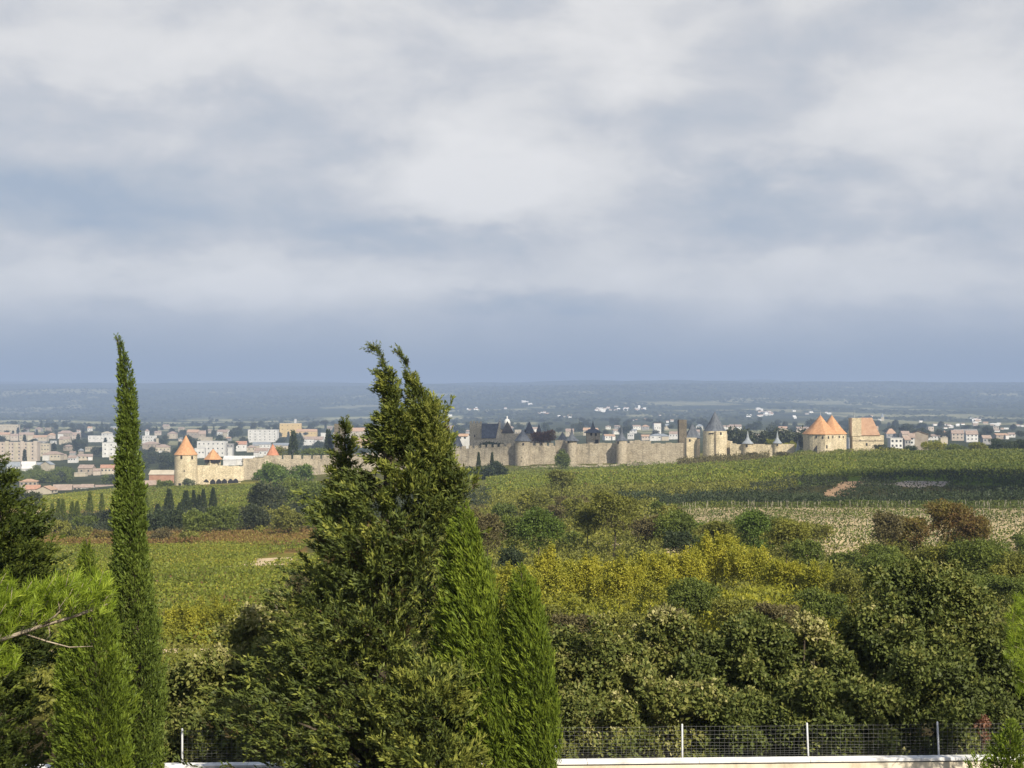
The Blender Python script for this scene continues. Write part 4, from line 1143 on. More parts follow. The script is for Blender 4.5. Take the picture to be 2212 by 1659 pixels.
G1 = 'yellow-leaved shrubs behind the hedge'
for a in [
    (1120, 1215, 62, 1345, 104, L_GOLD, 'orange-tinged yellow shrub beside the tip of the short bright cypress', 0.42),
    (1192, 1192, 56, 1340, 112, L_GOLD, 'yellow-green shrub, leftmost tall one of the yellow thicket', 0.55),
    (1262, 1200, 58, 1330, 114, L_GOLD, 'yellow shrub of the thicket below the bare sandy patch', 0.5),
    (1335, 1205, 56, 1330, 110, L_GOLD, 'yellow shrub in the middle of the yellow thicket', 0.55),
    (1405, 1196, 56, 1320, 113, L_GOLD, 'golden shrub with a low rounded top, mid thicket', 0.46),
    (1470, 1178, 55, 1310, 118, L_GOLD, 'yellow shrub just left of the tallest yellow one', 0.6),
    (1545, 1150, 62, 1290, 122, L_GOLD, 'tallest bright yellow shrub of the thicket', 0.62),
    (1620, 1172, 58, 1300, 120, L_GOLD, 'yellow-green shrub right of the tallest yellow one', 0.45),
    (1690, 1205, 60, 1310, 114, L_GOLD, 'amber yellow shrub near the right end of the thicket', 0.36),
    (1765, 1215, 50, 1320, 112, L_GOLD, 'dull yellow shrub at the right end of the thicket', 0.24),
]: shrub(*a[:6], a[6], name='yellow_shrub', group=G1, tint0=a[7] + .08, sub=6)
for x, yt, hw, yb, Y, mt, lb in [
    (1240, 1322, 60, 1385, 86, L_BROWN, 'brownish low shrub under the left of the yellow thicket'),
    (1180, 1300, 50, 1380, 88, L_OLIVE, 'olive shrub tucked beside the bright cypress and the hedge'),
    (1345, 1318, 60, 1380, 87, L_OLIVE, 'olive low shrub under the middle of the yellow thicket'),
    (1490, 1235, 74, 1350, 96, L_GREEN, 'dark twiggy shrub standing in front of the yellow thicket'),
    (1440, 1308, 56, 1370, 89, L_BROWN, 'brown dry shrub left of the dark twiggy one'),
    (1590, 1285, 66, 1365, 92, L_OLIVE, 'olive-brown shrub right of the dark twiggy one'),
    (1680, 1300, 62, 1370, 90, L_BROWN, 'dry brown shrub behind the whitish hedge shoots'),
    (1770, 1265, 66, 1360, 95, L_GREEN, 'dull green shrub left of the peaked hedge bush'),
    (1840, 1225, 66, 1320, 106, L_OLIVE, 'olive shrub below the pale vineyard, above the peaked bush'),
    (1905, 1190, 82, 1290, 122, L_GREEN, 'broad green shrub below the rusty autumn trees'),
    (2010, 1165, 92, 1275, 128, L_OLIVE, 'broad olive thicket shrub under the rusty trees, centre right'),
    (2110, 1160, 84, 1290, 126, L_GREEN, 'green thicket shrub beside the right-hand vines'),
    (2200, 1175, 74, 1300, 124, L_OLIVE, 'olive thicket shrub cut by the right edge'),
    (2080, 1235, 80, 1310, 104, L_GREEN, 'dark green shrub just behind the peaked hedge bush'),
    (2185, 1235, 70, 1310, 104, L_GREEN, 'dark green shrub above the bright pine at the right edge'),
    (1960, 1110, 54, 1190, 188, L_RUST, 'yellow and rust autumn tree, left one of the rusty pair'),
    (2050, 1072, 62, 1180, 190, L_RUST, 'tall rust-brown autumn tree between the two pale vineyard blocks'),
    (2105, 1105, 44, 1190, 182, L_RUST, 'smaller reddish autumn tree right of the tall rust one'),
    (1912, 1100, 42, 1190, 178, L_BROWN, 'olive-brown tree at the left of the rusty autumn trees'),
    (1055, 1098, 44, 1200, 158, L_BROWN, 'grey-brown shrub beside the bright combed cypress'),
    (1165, 1088, 60, 1190, 165, L_LUSH, 'lush green bush in front of the olive slope'),
    (1112, 1105, 44, 1190, 172, L_GREEN, 'dark green shrub left of the lush green bush'),
    (1100, 1180, 34, 1240, 140, L_DEEP, 'dark low shrub behind the shoulder of the combed cypress'),
    (1328, 1055, 58, 1160, 205, L_OLIVE, 'large olive-yellow round tree above the yellow thicket'),
    (1270, 1085, 40, 1160, 210, L_OLIVE, 'olive shrub at the left foot of the large round tree'),
    (1395, 1110, 40, 1180, 195, L_BROWN, 'brown shrub at the right foot of the large round tree'),
    (1456, 1092, 55, 1185, 190, L_GREEN, 'green tree left of the pale vineyard stakes'),
    (1470, 1140, 40, 1200, 160, L_DEEP, 'dark green shrub under the green tree beside the pale vineyard'),
    (1560, 1125, 44, 1190, 175, L_OLIVE, 'olive shrub at the near edge of the pale vineyard'),
    (1628, 1096, 54, 1190, 180, L_LUSH, 'fresh green tree in front of the pale vineyard'),
    (1700, 1110, 58, 1215, 165, L_OLIVE, 'yellowish olive tree right of the fresh green tree'),
    (1740, 1165, 44, 1230, 145, L_GREEN, 'green shrub at the lower left corner of the pale vineyard'),
    (1215, 1015, 40, 1058, 420, L_OLIVE, 'olive bush at the near edge of the middle vineyard'),
    (1150, 1060, 46, 1110, 330, L_OLIVE, 'olive bush right of the ruined brick walls'),
    (1230, 1070, 44, 1115, 320, L_BROWN, 'brown bush on the slope below the middle vineyard'),
    (1085, 1085, 34, 1130, 290, L_GREEN, 'green bush below the ruined brick walls'),
    (395, 1305, 45, 1400, 118, L_GOLD, 'yellow-green bush above the sandy track, beside the slender cypress'),
    (455, 1290, 48, 1400, 121, L_GOLD, 'taller yellow-green bush above the sandy track'),
    (515, 1300, 44, 1400, 119, L_GOLD, 'yellow-green bush above the sandy track, near the pale hedge'),
    (380, 1355, 40, 1400, 117, L_GOLD, 'low bright yellow bush at the left end of the track verge'),
    (440, 1360, 44, 1400, 117, L_GOLD, 'low bright yellow bush in the middle of the track verge'),
    (505, 1355, 40, 1400, 117, L_GOLD, 'low bright yellow bush at the right end of the track verge'),
    (620, 1285, 40, 1370, 120, L_GOLD, 'yellow bush half hidden by the dark cypress'),
    (645, 1235, 30, 1290, 150, L_BROWN, 'brown bush at the end of the sandy patch'),
]:
    t0 = 0.42
    if mt is L_GOLD: t0 = 0.40
    shrub(x, yt, hw, yb, Y, mt, lb, name='tree' if 'tree' in lb.split(',')[0] else 'shrub', catg='tree' if 'tree' in lb.split(',')[0] else 'shrub', tint0=t0, sub=5)

# the mixed thicket of the slope: shrubs no one of which stands out
for (xa, xb, ya, yb_, num, mts, lb, gr) in [
    (1070, 1500, 1100, 1200, 26, [L_OLIVE, L_GREEN, L_BROWN, L_OLIVE], 'olive-green shrub in the mixed thicket above the yellow shrubs', 'shrubs of the mixed thicket above the yellow shrubs'),
    (1500, 1800, 1150, 1230, 16, [L_OLIVE, L_GREEN, L_LUSH], 'olive-green shrub in the thicket below the pale vineyard', 'shrubs of the thicket below the pale vineyard'),
    (1820, 2240, 1195, 1300, 22, [L_OLIVE, L_GREEN, L_GREEN], 'olive-green shrub in the thicket under the rusty trees', 'shrubs of the thicket under the rusty trees'),
    (1200, 1840, 1320, 1375, 18, [L_OLIVE, L_BROWN, L_GREEN], 'low brownish-green shrub between the yellow thicket and the hedge', 'shrubs between the yellow thicket and the hedge'),
    (540, 730, 1090, 1160, 9, [L_GREEN, L_FARDK, L_OLIVE], 'dark green tree of the wooded valley left of the wind-swept cypress', 'trees of the wooded valley at the left'),
    (280, 540, 1120, 1165, 10, [L_GREEN, L_FARDK], 'grey-green tree in the valley bottom below the dark cypresses', 'trees of the valley bottom below the dark cypresses'),
]:
    for q in range(num):
        x = random.uniform(xa, xb); yb0 = random.uniform(ya, yb_)
        Y = min(max(hit(x, yb0, 84), 84), 560); hh = (random.uniform(2.2, 5.0) if ya < 1300 else random.uniform(1.2, 2.0)) * F / Y; hw = hh * random.uniform(.45, .8)
        shrub(x, yb0 - hh, hw, yb0 + 4, Y, random.choice(mts), lb, group=gr, sub=4, name='shrub' if 'shrub' in lb else 'tree', catg='shrub' if 'shrub' in lb else 'tree')

# valley trees on the left
for x, yt, hw, yb, mt, lb in [
    (598, 997, 44, 1062, L_LUSH, 'bright green round pine in front of the crenellated wall'),
    (645, 1002, 34, 1060, L_LUSH, 'second green round tree, right of the bright pine by the wall'),
    (566, 1015, 24, 1045, L_LUSH, 'small green tree against the left end of the grey wall'),
    (575, 1040, 48, 1118, L_FARDK, 'dark bushy tree at the head of the valley'),
    (640, 1030, 52, 1108, L_GREEN, 'olive dark tree under the green pines'),
    (700, 1035, 44, 1120, L_GREEN, 'dark tree beside the cypress spire'),
    (690, 1085, 40, 1150, L_GREEN, 'olive tree at the upper right of the russet vines'),
    (620, 1095, 48, 1160, L_OLIVE, 'olive round bush above the russet vines'),
    (545, 1085, 44, 1155, L_FARDK, 'dark round tree in the middle of the valley bottom'),
    (480, 1092, 48, 1158, L_GREEN, 'grey-green round tree in the valley bottom'),
    (430, 1100, 44, 1160, L_GREEN, 'grey-green round bush right of the dark cypress clump'),
    (370, 1095, 40, 1152, L_DEEP, 'dark bushy tree among the right-hand cypresses'),
    (335, 1105, 30, 1155, L_DEEP, 'dark bush at the foot of the leftmost dark cypress'),
    (225, 1098, 34, 1142, L_FARDK, 'dark bush beside the slender cypress, on its left'),
    (185, 1112, 30, 1150, L_GREEN, 'grey-green bush between the far left cypress lines'),
    (120, 1120, 36, 1165, L_OLIVE, 'olive bush under the far left cypresses'),
    (160, 1135, 40, 1185, L_OLIVE, 'yellowish bush above the bushy cypress'),
    (222, 1145, 26, 1185, L_RUST, 'reddish bush left of the slender cypress'),
    (60, 1062, 32, 1105, L_FARDK, 'dark bush beside the cream house with dark windows'),
    (345, 1140, 32, 1175, L_BROWN, 'brown bush right of the slender cypress'),
    (408, 1146, 38, 1178, L_OLIVE, 'olive bush on the upper edge of the green vines'),
]:
    Y = min(max(hit(x, yb), 330), 800)
    shrub(x, yt, hw, yb, Y, mt, lb, name='tree' if ' tree' in lb or 'pine' in lb else 'shrub', catg='tree' if ' tree' in lb or 'pine' in lb else 'shrub', sub=5)


def column_tree(x, yt, hw, yb, mat, label, Y=None, group=None, n=420, name='cypress_tree'):
    Y = Y or hit(x, yb)
    b = ground(x, Y)
    t = thing(name, label, 'cypress', b, group)
    z1 = W(x, yt, Y).z; h = z1 - b.z; R = hw / F * Y
    u = rng.random(n) ** 0.8; th = rng.random(n) * 2 * math.pi
    prof = R * np.clip(np.minimum(1.0, (1 - u) * 1.45) ** 1.0, 0.05, 1) * np.where(u < .12, 0.75, 1)
    rr = prof * (0.75 + 0.3 * rng.random(n)) * (1 + 0.15 * np.sin(th * 3 + u * 20))
    P = np.stack([rr * np.cos(th), rr * np.sin(th), h * (0.03 + 0.94 * u)], 1)
    D = np.stack([0.3 * np.cos(th), 0.3 * np.sin(th), np.ones(n)], 1)
    pl = np.full(n, max(0.7, R * 0.8))
    P[:, 2] -= pl * 0.4
    q = plume_leaves(P, D, pl, 5, 0.16, 0.6, 0.24, 0.45 + 0.2 * rng.normal(size=n), 0.3)
    crown_obj(t, [q], mat, (0, 0, 0))
    mb = MB(); mb.tube([(0, 0, -.4), (0, 0, h * .3), (0, 0, h * .9)], [0.12 * R + .05, .1 * R + .04, .02], 6)
    mb.build('trunk', BARK, t)
    return t


GC = 'dark cypresses below the left round tower'
for x, yt, hw, yb, lb in [
    (342, 1092, 7.5, 1128, 'lowest dark cypress of the row below the left tower, nearest the slender cypress'),
    (366, 1060, 9, 1112, 'dark cypress with a broad base, second of the row below the left tower'),
    (389, 1089, 6, 1120, 'short dark cypress in a dip of the row below the left tower'),
    (403, 1064, 9, 1112, 'bulky dark cypress in the middle of the row below the left tower'),
    (419, 1060, 6, 1108, 'thin dark cypress right of the bulky one below the left tower'),
    (430, 1071, 6, 1108, 'shorter dark cypress touching a taller one on its right'),
    (440, 1059, 6.5, 1108, 'dark cypress tall and thin, touching a shorter one on its left'),
    (461, 1056, 7, 1105, 'lone dark cypress closing the row at its right end'),
    (242, 1108, 6, 1156, 'near-black cypress in the valley just left of the slender cypress'),
]: column_tree(x, yt, hw, yb, L_DEEP, lb, group=GC)
GC2 = 'green cypresses in the yellow field at the far left'
for x, yt, hw, yb, lb in [
    (95, 1094, 5, 1138, 'green cypress at the left end of the field lines'),
    (114, 1088, 4, 1120, 'small green cypress right of the leftmost one in the field'),
    (128, 1079, 6, 1131, 'tall green cypress, left one of a close pair'),
    (137, 1080, 6.5, 1135, 'tall green cypress, right one of a close pair'),
    (157, 1085, 6, 1128, 'green cypress standing left of a shared dark bush'),
    (168, 1084, 6, 1128, 'green cypress standing right beside another in the field'),
    (195, 1064, 6.5, 1113, 'highest green cypress on the yellow field'),
    (221, 1066, 5, 1113, 'thin green cypress on the yellow field near the slender cypress'),
    (318, 1070, 6, 1120, 'green cypress just right of the slender cypress'),
]: column_tree(x, yt, hw, yb, L_GREEN, lb, group=GC2)
# ------------------------------------------------------------------ the walled city
def wallseg(x0, yt0, yb0, Y0, x1, yt1, yb1, Y1, mat, label, cren=True, thick=2.4, rough=0.0, band=False, mw=2.3, gap=1.5, mh=1.7, name='rampart_wall', catg='wall'):
    """curtain wall between two picture positions (source pixels of the photograph)"""
    A = W(S(x0), S(yt0), Y0); B = W(S(x1), S(yt1), Y1)
    a0 = W(S(x0), S(yb0), Y0).z; b0 = W(S(x1), S(yb1), Y1).z
    loc = Vector((A.x, A.y, min(a0, b0, float(gz(A.x, A.y)))))
    t = thing(name, label, catg, loc)
    d = Vector((B.x - A.x, B.y - A.y, 0)); L = d.length; d /= L; nrm = Vector((d.y, -d.x, 0))
    if nrm.y > 0: nrm = -nrm
    mb = MB(); n = max(2, int(L / 3.0))
    for i in range(n):
        s0, s1 = i / n, (i + 1) / n
        zt = A.z + (B.z - A.z) * (s0 + s1) / 2 - (mh if cren else 0) + (random.uniform(-rough, rough) if rough else 0)
        zb = min(a0 + (b0 - a0) * s0, float(gz(A.x + d.x * L * s0, A.y + d.y * L * s0))) - 4
        p0 = A + d * L * s0; p1 = A + d * L * s1
        q = [p0 + nrm * thick * .5, p1 + nrm * thick * .5, p1 - nrm * thick * .5, p0 - nrm * thick * .5]
        v = [(p.x - loc.x, p.y - loc.y, zb - loc.z) for p in q] + [(p.x - loc.x, p.y - loc.y, zt - loc.z) for p in q]
        mb.add(v, [(3, 2, 1, 0), (4, 5, 6, 7), (0, 1, 5, 4), (1, 2, 6, 5), (2, 3, 7, 6), (3, 0, 4, 7)])
    mb.build('wall_body', mat, t)
    if cren:
        m2 = MB(); s = 0.0
        while s < L - 1:
            w = min(mw * random.uniform(.85, 1.15), L - s)
            c = A + d * (s + w / 2); f = (s + w / 2) / L
            zt = A.z + (B.z - A.z) * f
            h = mh * random.uniform(0.9, 1.08)
            m2.box(-w / 2, w / 2, -0.35, 0.35, zt - mh - 0.25 - loc.z, zt - mh + h - loc.z, rz=math.atan2(d.y, d.x), c=(c.x - loc.x + nrm.x * (thick * .5 - 0.345), c.y - loc.y + nrm.y * (thick * .5 - 0.345), 0))
            s += w + gap * random.uniform(.8, 1.2)
        m2.build('battlement', mat, t)
    return t


def openings(t, loc, pts, Y, w=0.9, h=1.3, front=0.0, name='window'):
    """dark slits sunk in a face that looks at the viewer; pts in source pixels"""
    for x, y in pts:
        p = W(S(x), S(y), Y)
        mb = MB(); mb.box(-w / 2, w / 2, -0.25, 0.12, -h / 2, h / 2)
        mb.prism([(-w / 2, -0.25), (w / 2, -0.25), (w / 2, 0.12), (-w / 2, 0.12)], h / 2, h / 2 + w * .4, top_scale=0.25)
        o = mb.build(name, DARK, t, p - Vector(loc) + Vector((0, -front, 0)))


def round_tower(xl, xr, ye, yb, ya, Y, mat, rmat, label, wins=(), over=1.06, finial=0.0, flare=True, n=28, steep=None, name='round_tower', rx=None, merlon=False, slit=None):
    """stone cylinder with a cone roof; source pixels"""
    c = W(S((xl + xr) / 2), S(ye), Y); R = S(xr - xl) / 2 / F * Y; Y = Y + 0.0
    zb = min(W(S(xl), S(yb), Y).z, float(gz(c.x, c.y)))
    loc = Vector((c.x, c.y, zb)); h = c.z - zb
    t = thing(name, label, 'tower', loc)
    mb = MB(); mb.lathe([(R * 1.03, -3), (R * 1.02, h * .2), (R, h * .55), (R, h)], n)
    mb.build('tower_body', mat, t)
    za = W(S(xl), S(ya), Y).z - zb
    Rr = R * over if rx is None else S(rx) / F * Y
    hr = za - h
    if rmat is not None:
        mb = MB()
        if flare == 'spire': flare, pr0 = True, [(Rr * .9, h - .12), (Rr, h - .1), (Rr * .97, h + .12), (Rr * .50, h + hr * .22), (Rr * .24, h + hr * .45), (Rr * .12, h + hr * .75), (0, za)]
        else: pr0 = None
        pr = pr0 or [(Rr * 0.9, h - 0.12), (Rr, h - 0.1), (Rr * 0.98, h + 0.2), (Rr * 0.80, h + hr * .16), (Rr * .40, h + hr * .56), (Rr * .05, h + hr * .965), (0, za)] if flare else [(Rr * .9, h - .12), (Rr, h - .1), (Rr * .98, h + .15), (0.05 * Rr, za - 0.03 * hr), (0, za)]
        mb.lathe(pr, n, a0=0.1)
        rf = mb.build('roof', rmat, t)
        if finial:
            mb = MB(); mb.lathe([(0.28, za - .6), (0.22, za), (0.10, za + finial * .5), (0, za + finial)], 8)
            mb.build('finial', ZINC, rf)
    for x, y, *sz in wins:
        w_, h_ = sz if sz else (0.9, 1.3)
        p = W(S(x), S(y), Y); dx = max(-0.93, min(0.93, (p.x - c.x) / R)); a = math.asin(dx)
        m2 = MB(); m2.box(-w_ / 2, w_ / 2, -0.2, 0.12, -h_ / 2, h_ / 2, rz=a)
        m2.build('window', DARK, t, Vector((R * math.sin(a), -R * math.cos(a), p.z - zb)))
    return t


def square_tower(xl, xr, yt, yb, Y, mat, label, depth=None, rz=0.0, cren=0.0, wins=(), name='square_tower', catg='tower', rows=0):
    c = W(S((xl + xr) / 2), S(yt), Y); w = S(xr - xl) / F * Y; d = depth or w
    zb = min(W(S(xl), S(yb), Y).z, float(gz(c.x, c.y)))
    loc = Vector((c.x, c.y + d / 2, zb)); h = c.z - zb
    t = thing(name, label, catg, loc, rz=rz)
    mb = MB(); mb.box(-w / 2, w / 2, -d / 2, d / 2, -3, h - cren)
    mb.build('tower_body', mat, t)
    if cren:
        k = 4; ms = []
        for i in range(k):
            a = -w / 2 + (w - 1.2) * i / (k - 1)
            for yy in (-d / 2 + .003, d / 2 - 0.603):
                ms.append((a + .004, a + 1.2 - .004, yy, yy + .6, h - cren - .1, h + random.uniform(-.3, .15)))
        for i in range(1, k - 1):
            a = -d / 2 + (d - 1.2) * i / (k - 1)
            for xx in (-w / 2 + .003, w / 2 - 0.603):
                ms.append((xx, xx + .6, a, a + 1.2, h - cren - .1, h + random.uniform(-.3, .1)))
        for q in ms:
            m2 = MB(); m2.box(*q); m2.build('merlon', mat, t)
    for x, y, *sz in wins:
        w_, h_ = sz if sz else (0.9, 1.3)
        p = W(S(x), S(y), Y)
        m2 = MB(); m2.box(-w_ / 2, w_ / 2, -0.1, 0.2, -h_ / 2, h_ / 2)
        m2.build('window', DARK, t, Vector((p.x - c.x, -d / 2, p.z - zb)))
    return t, loc, w, d, h


def hip(t, w, d, z0, hr, mat, ridge=0.0, over=0.5, name='roof'):
    mb = MB(); a, b = w / 2 + over, d / 2 + over
    v = [(-a, -b, z0), (a, -b, z0), (a, b, z0), (-a, b, z0), (-ridge / 2, 0, z0 + hr), (ridge / 2, 0, z0 + hr)] if w >= d else \
        [(-a, -b, z0), (a, -b, z0), (a, b, z0), (-a, b, z0), (0, -ridge / 2, z0 + hr), (0, ridge / 2, z0 + hr)]
    v += [(x, y, z0 - 0.25) for x, y, z in v[:4]]
    f = [(0, 1, 5, 4), (1, 2, 5), (2, 3, 4, 5), (3, 0, 4)] if w >= d else [(0, 1, 4), (1, 2, 5, 4), (2, 3, 5), (3, 0, 4, 5)]
    f += [(6, 7, 1, 0), (7, 8, 2, 1), (8, 9, 3, 2), (9, 6, 0, 3), (9, 8, 7, 6)]
    mb.add(v, f)
    return mb.build(name, mat, t)


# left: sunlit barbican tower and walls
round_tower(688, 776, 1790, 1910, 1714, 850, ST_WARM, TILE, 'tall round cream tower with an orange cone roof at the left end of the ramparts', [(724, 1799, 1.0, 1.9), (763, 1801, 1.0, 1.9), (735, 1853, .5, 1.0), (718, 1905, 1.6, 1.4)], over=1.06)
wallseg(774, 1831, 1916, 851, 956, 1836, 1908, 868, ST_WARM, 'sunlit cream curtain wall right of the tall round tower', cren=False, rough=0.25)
t = wallseg(788, 1901, 1925, 843, 948, 1900, 1925, 848, ST_WARM, 'low ruined wall with dark arches at the foot of the cream curtain wall', cren=False, rough=0.5, thick=1.4, name='ruined_wall')
openings(t, t.location, [(812, 1901), (838, 1901), (862, 1900), (884, 1899), (908, 1899), (928, 1898)], 843.9, 3.0, 1.5, front=0.15, name='arch_opening')
t = thing('turret', 'small turret with a flared orange hexagonal roof behind the cream wall', 'turret', W(S(839), S(1850), 872))
p = W(S(839), S(1850), 872); Rr = S(32) / F * 872
z = lambda y: W(S(839), S(y), 872).z - p.z
mb = MB(); mb.lathe([(Rr * .92, z(1880)), (Rr * .92, z(1806))], 6, a0=.3); mb.build('turret_body', ST_WARM, t)
mb = MB(); mb.lathe([(Rr * 1.0, z(1808) - .1), (Rr * 1.16, z(1809)), (Rr * .95, z(1802)), (Rr * .5, z(1784)), (0, z(1767))], 6, a0=.3); mb.build('roof', TILE, t)
for dx in (-18, 6, 22):
    mb = MB(); mb.box(-1.5, 1.5, -.3, .3, -.9, .9); mb.build('window', DARK, t, Vector((S(dx) / F * 872, -Rr * (.86 if abs(dx) < 12 else .74), z(1815))))
wallseg(955, 1808, 1905, 872, 1040, 1800, 1895, 876, ST_SHADED, 'plain grey wall stepping up behind the cream curtain wall', cren=False, rough=0.3)
wallseg(1038, 1793, 1900, 876, 1320, 1792, 1890, 880, ST_SHADED, 'crenellated wall left of the dark cypress with orange roof rising behind', mw=4.2, gap=1.1, mh=2.2)
round_tower(1050, 1098, 1792, 1860, 1748, 892, ST_SHADED, TILE_RED, 'squat red-orange conical roof peeping over the crenellated wall', over=1.06, flare=False)
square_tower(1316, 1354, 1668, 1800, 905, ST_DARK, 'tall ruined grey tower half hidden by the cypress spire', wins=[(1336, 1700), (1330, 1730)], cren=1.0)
wallseg(1318, 1792, 1890, 880, 1560, 1776, 1880, 878, ST_SHADED, 'crenellated wall hidden mostly behind the wind-swept cypress')
wallseg(1556, 1776, 1885, 878, 1800, 1762, 1870, 872, ST_SHADED, 'crenellated wall just right of the wind-swept cypress behind its twigs')
wallseg(1796, 1758, 1870, 872, 2030, 1744, 1860, 868, ST_SHADED, 'crenellated wall below the castle keep and slate roof')
# small slate turrets at the tree's right side
round_tower(1768, 1822, 1758, 1800, 1694, 885, ST_SHADED, SLATE, 'dark pointed slate roof turret just right of the wind-swept cypress', flare=False, over=1.05)
# castle
square_tower(1849, 1896, 1659, 1760, 935, ST_WARM, 'square crenellated stone keep of the castle, left of the slate roof', cren=1.3, wins=[(1869, 1716, .6, 1.6)], depth=9)
t, loc, w, d, h = square_tower(1896, 1972, 1726, 1765, 930, ST_WARM, 'castle hall with a steep dark slate roof beside the keep', depth=12, name='castle_hall', catg='castle')
mb = MB(); hr = S(58) / F * 930
mb.add([(-w / 2, -d / 2 - .4, h), (w / 2 - 3.2, -d / 2 - .4, h), (w / 2 - 1.2, 0, h + hr), (-w / 2, 0, h + hr), (w / 2 - 3.2, d / 2 + .4, h), (-w / 2, d / 2 + .4, h)], [(0, 1, 2, 3), (3, 2, 4, 5), (0, 3, 5), (1, 4, 2)])
mb.build('roof', SLATE, t)
mb = MB(); mb.add([(w / 2 - 3.1, -d / 2 - .5, h - 1), (w / 2, -d / 2 - .5, h - 1), (w / 2 - .3, 0, h + hr + .7), (w / 2 - 1.1, 0, h + hr + .7), (w / 2 - 3.1, d / 2 + .5, h - 1), (w / 2, d / 2 + .5, h - 1)], [(0, 1, 2, 3), (3, 2, 5, 4), (1, 5, 2), (0, 3, 4)])
mb.build('gable_wall', ST_WARM, t)
wallseg(1965, 1708, 1740, 925, 2060, 1706, 1740, 925, ST_WARM, 'plain upper castle wall between the slate roofs', cren=False)
wallseg(1855, 1734, 1760, 915, 2040, 1730, 1760, 915, ST_WARM, 'lower castle terrace wall above the ivy', cren=False)
t, loc, w, d, h = square_tower(1952, 1985, 1688, 1740, 960, ST_SHADED, 'castle wing with a low dark pyramid roof, tallest of the slate roofs', depth=10, name='castle_wing', catg='castle')
hip(t, w, d, h, S(40) / F * 960, SLATE)
t, loc, w, d, h = square_tower(1976, 2020, 1704, 1740, 945, ST_SHADED, 'castle wing with a brownish steep roof under the far white dome', depth=9, name='castle_wing', catg='castle')
hip(t, w, d, h, S(46) / F * 945, surf('brown_slates', (0.05, 0.045, 0.042), (0.11, 0.095, 0.085), .6, .6))
round_tower(2062, 2106, 1706, 1760, 1660, 930, ST_SHADED, SLATE, 'slim dark cone turret with a pale dormer, behind the first round rampart tower', flare=False, over=1.08, wins=[(2068, 1696, 1, 1.6)])
round_tower(2108, 2136, 1712, 1760, 1668, 945, ST_SHADED, SLATE, 'small dark cone behind the copper-red tree', flare=False)
# middle rampart towers
round_tower(2028, 2088, 1736, 1862, 1692, 862, ST_SHADED, SLATE, 'first round rampart tower with a broad blunt slate cone, right of the castle', [(2060, 1748, .9, 1.3), (2055, 1800, .4, .9), (2052, 1815, .4, .9)], over=1.12, flare=False)
wallseg(2084, 1743, 1856, 866, 2190, 1744, 1852, 866, ST_SHADED, 'crenellated wall below the copper-red tree')
wallseg(2188, 1733, 1850, 868, 2234, 1733, 1845, 866, ST_SHADED, 'taller short wall piece left of the second round tower', cren=False)
round_tower(2231, 2272, 1735, 1836, 1680, 858, ST_SHADED, SLATE, 'second round rampart tower with a concave slate spire', over=1.4, flare='spire', wins=[(2238, 1740, .7, 1.1)])
round_tower(2198, 2232, 1732, 1770, 1700, 884, ST_SHADED, SLATE, 'low slate cone adjoining the second round tower on its left', flare=False, over=1.2)
wallseg(2270, 1744, 1840, 862, 2426, 1748, 1838, 860, ST_SHADED, 'battered wall with broken top between the second and third round towers', cren=False, rough=0.7)
t, loc, w, d, h = square_tower(2311, 2362, 1704, 1760, 900, ST_SHADED, 'square gatehouse with dark loopholes and a needle spire', depth=10, name='gatehouse', catg='gatehouse', wins=[(2328, 1710, 1.2, 1.6), (2346, 1711, 1.2, 1.6), (2350, 1738, 2.0, 2.2), (2345, 1749, 1.2, 2.0)])
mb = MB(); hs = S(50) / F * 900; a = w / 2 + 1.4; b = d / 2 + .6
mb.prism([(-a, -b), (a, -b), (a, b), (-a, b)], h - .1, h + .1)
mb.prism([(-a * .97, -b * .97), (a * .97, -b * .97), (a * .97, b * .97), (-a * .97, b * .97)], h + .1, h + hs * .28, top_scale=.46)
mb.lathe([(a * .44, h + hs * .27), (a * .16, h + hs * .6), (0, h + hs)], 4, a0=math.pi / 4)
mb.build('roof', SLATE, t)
round_tower(2425, 2470, 1734, 1836, 1676, 852, ST_SHADED, SLATE, 'third round rampart tower with a thin grey spire', over=1.12, flare='spire', wins=[(2433, 1743, .9, 1.3)])
wallseg(2466, 1746, 1836, 858, 2690, 1745, 1828, 850, ST_SHADED, 'long plain rampart wall left of the dark ruined tower', cren=False, rough=0.3)
wallseg(2240, 1832, 1856, 842, 2440, 1828, 1846, 836, ST_SHADED, 'low outer wall at the foot of the battered wall', cren=False, rough=0.45, thick=1.2, name='outer_wall')
wallseg(2470, 1824, 1842, 832, 2690, 1812, 1836, 826, ST_SHADED, 'low outer wall at the foot of the long plain rampart', cren=False, rough=0.4, thick=1.2, name='outer_wall')
wallseg(2030, 1842, 1872, 846, 2200, 1836, 1866, 844, ST_SHADED, 'low crumbling outer wall below the first round tower', cren=False, rough=0.9, thick=1.2, name='outer_wall')
wallseg(2476, 1734, 1760, 880, 2560, 1736, 1760, 884, ST_SHADED, 'low tile-topped wall right behind the third round tower', cren=False, rough=0.3)
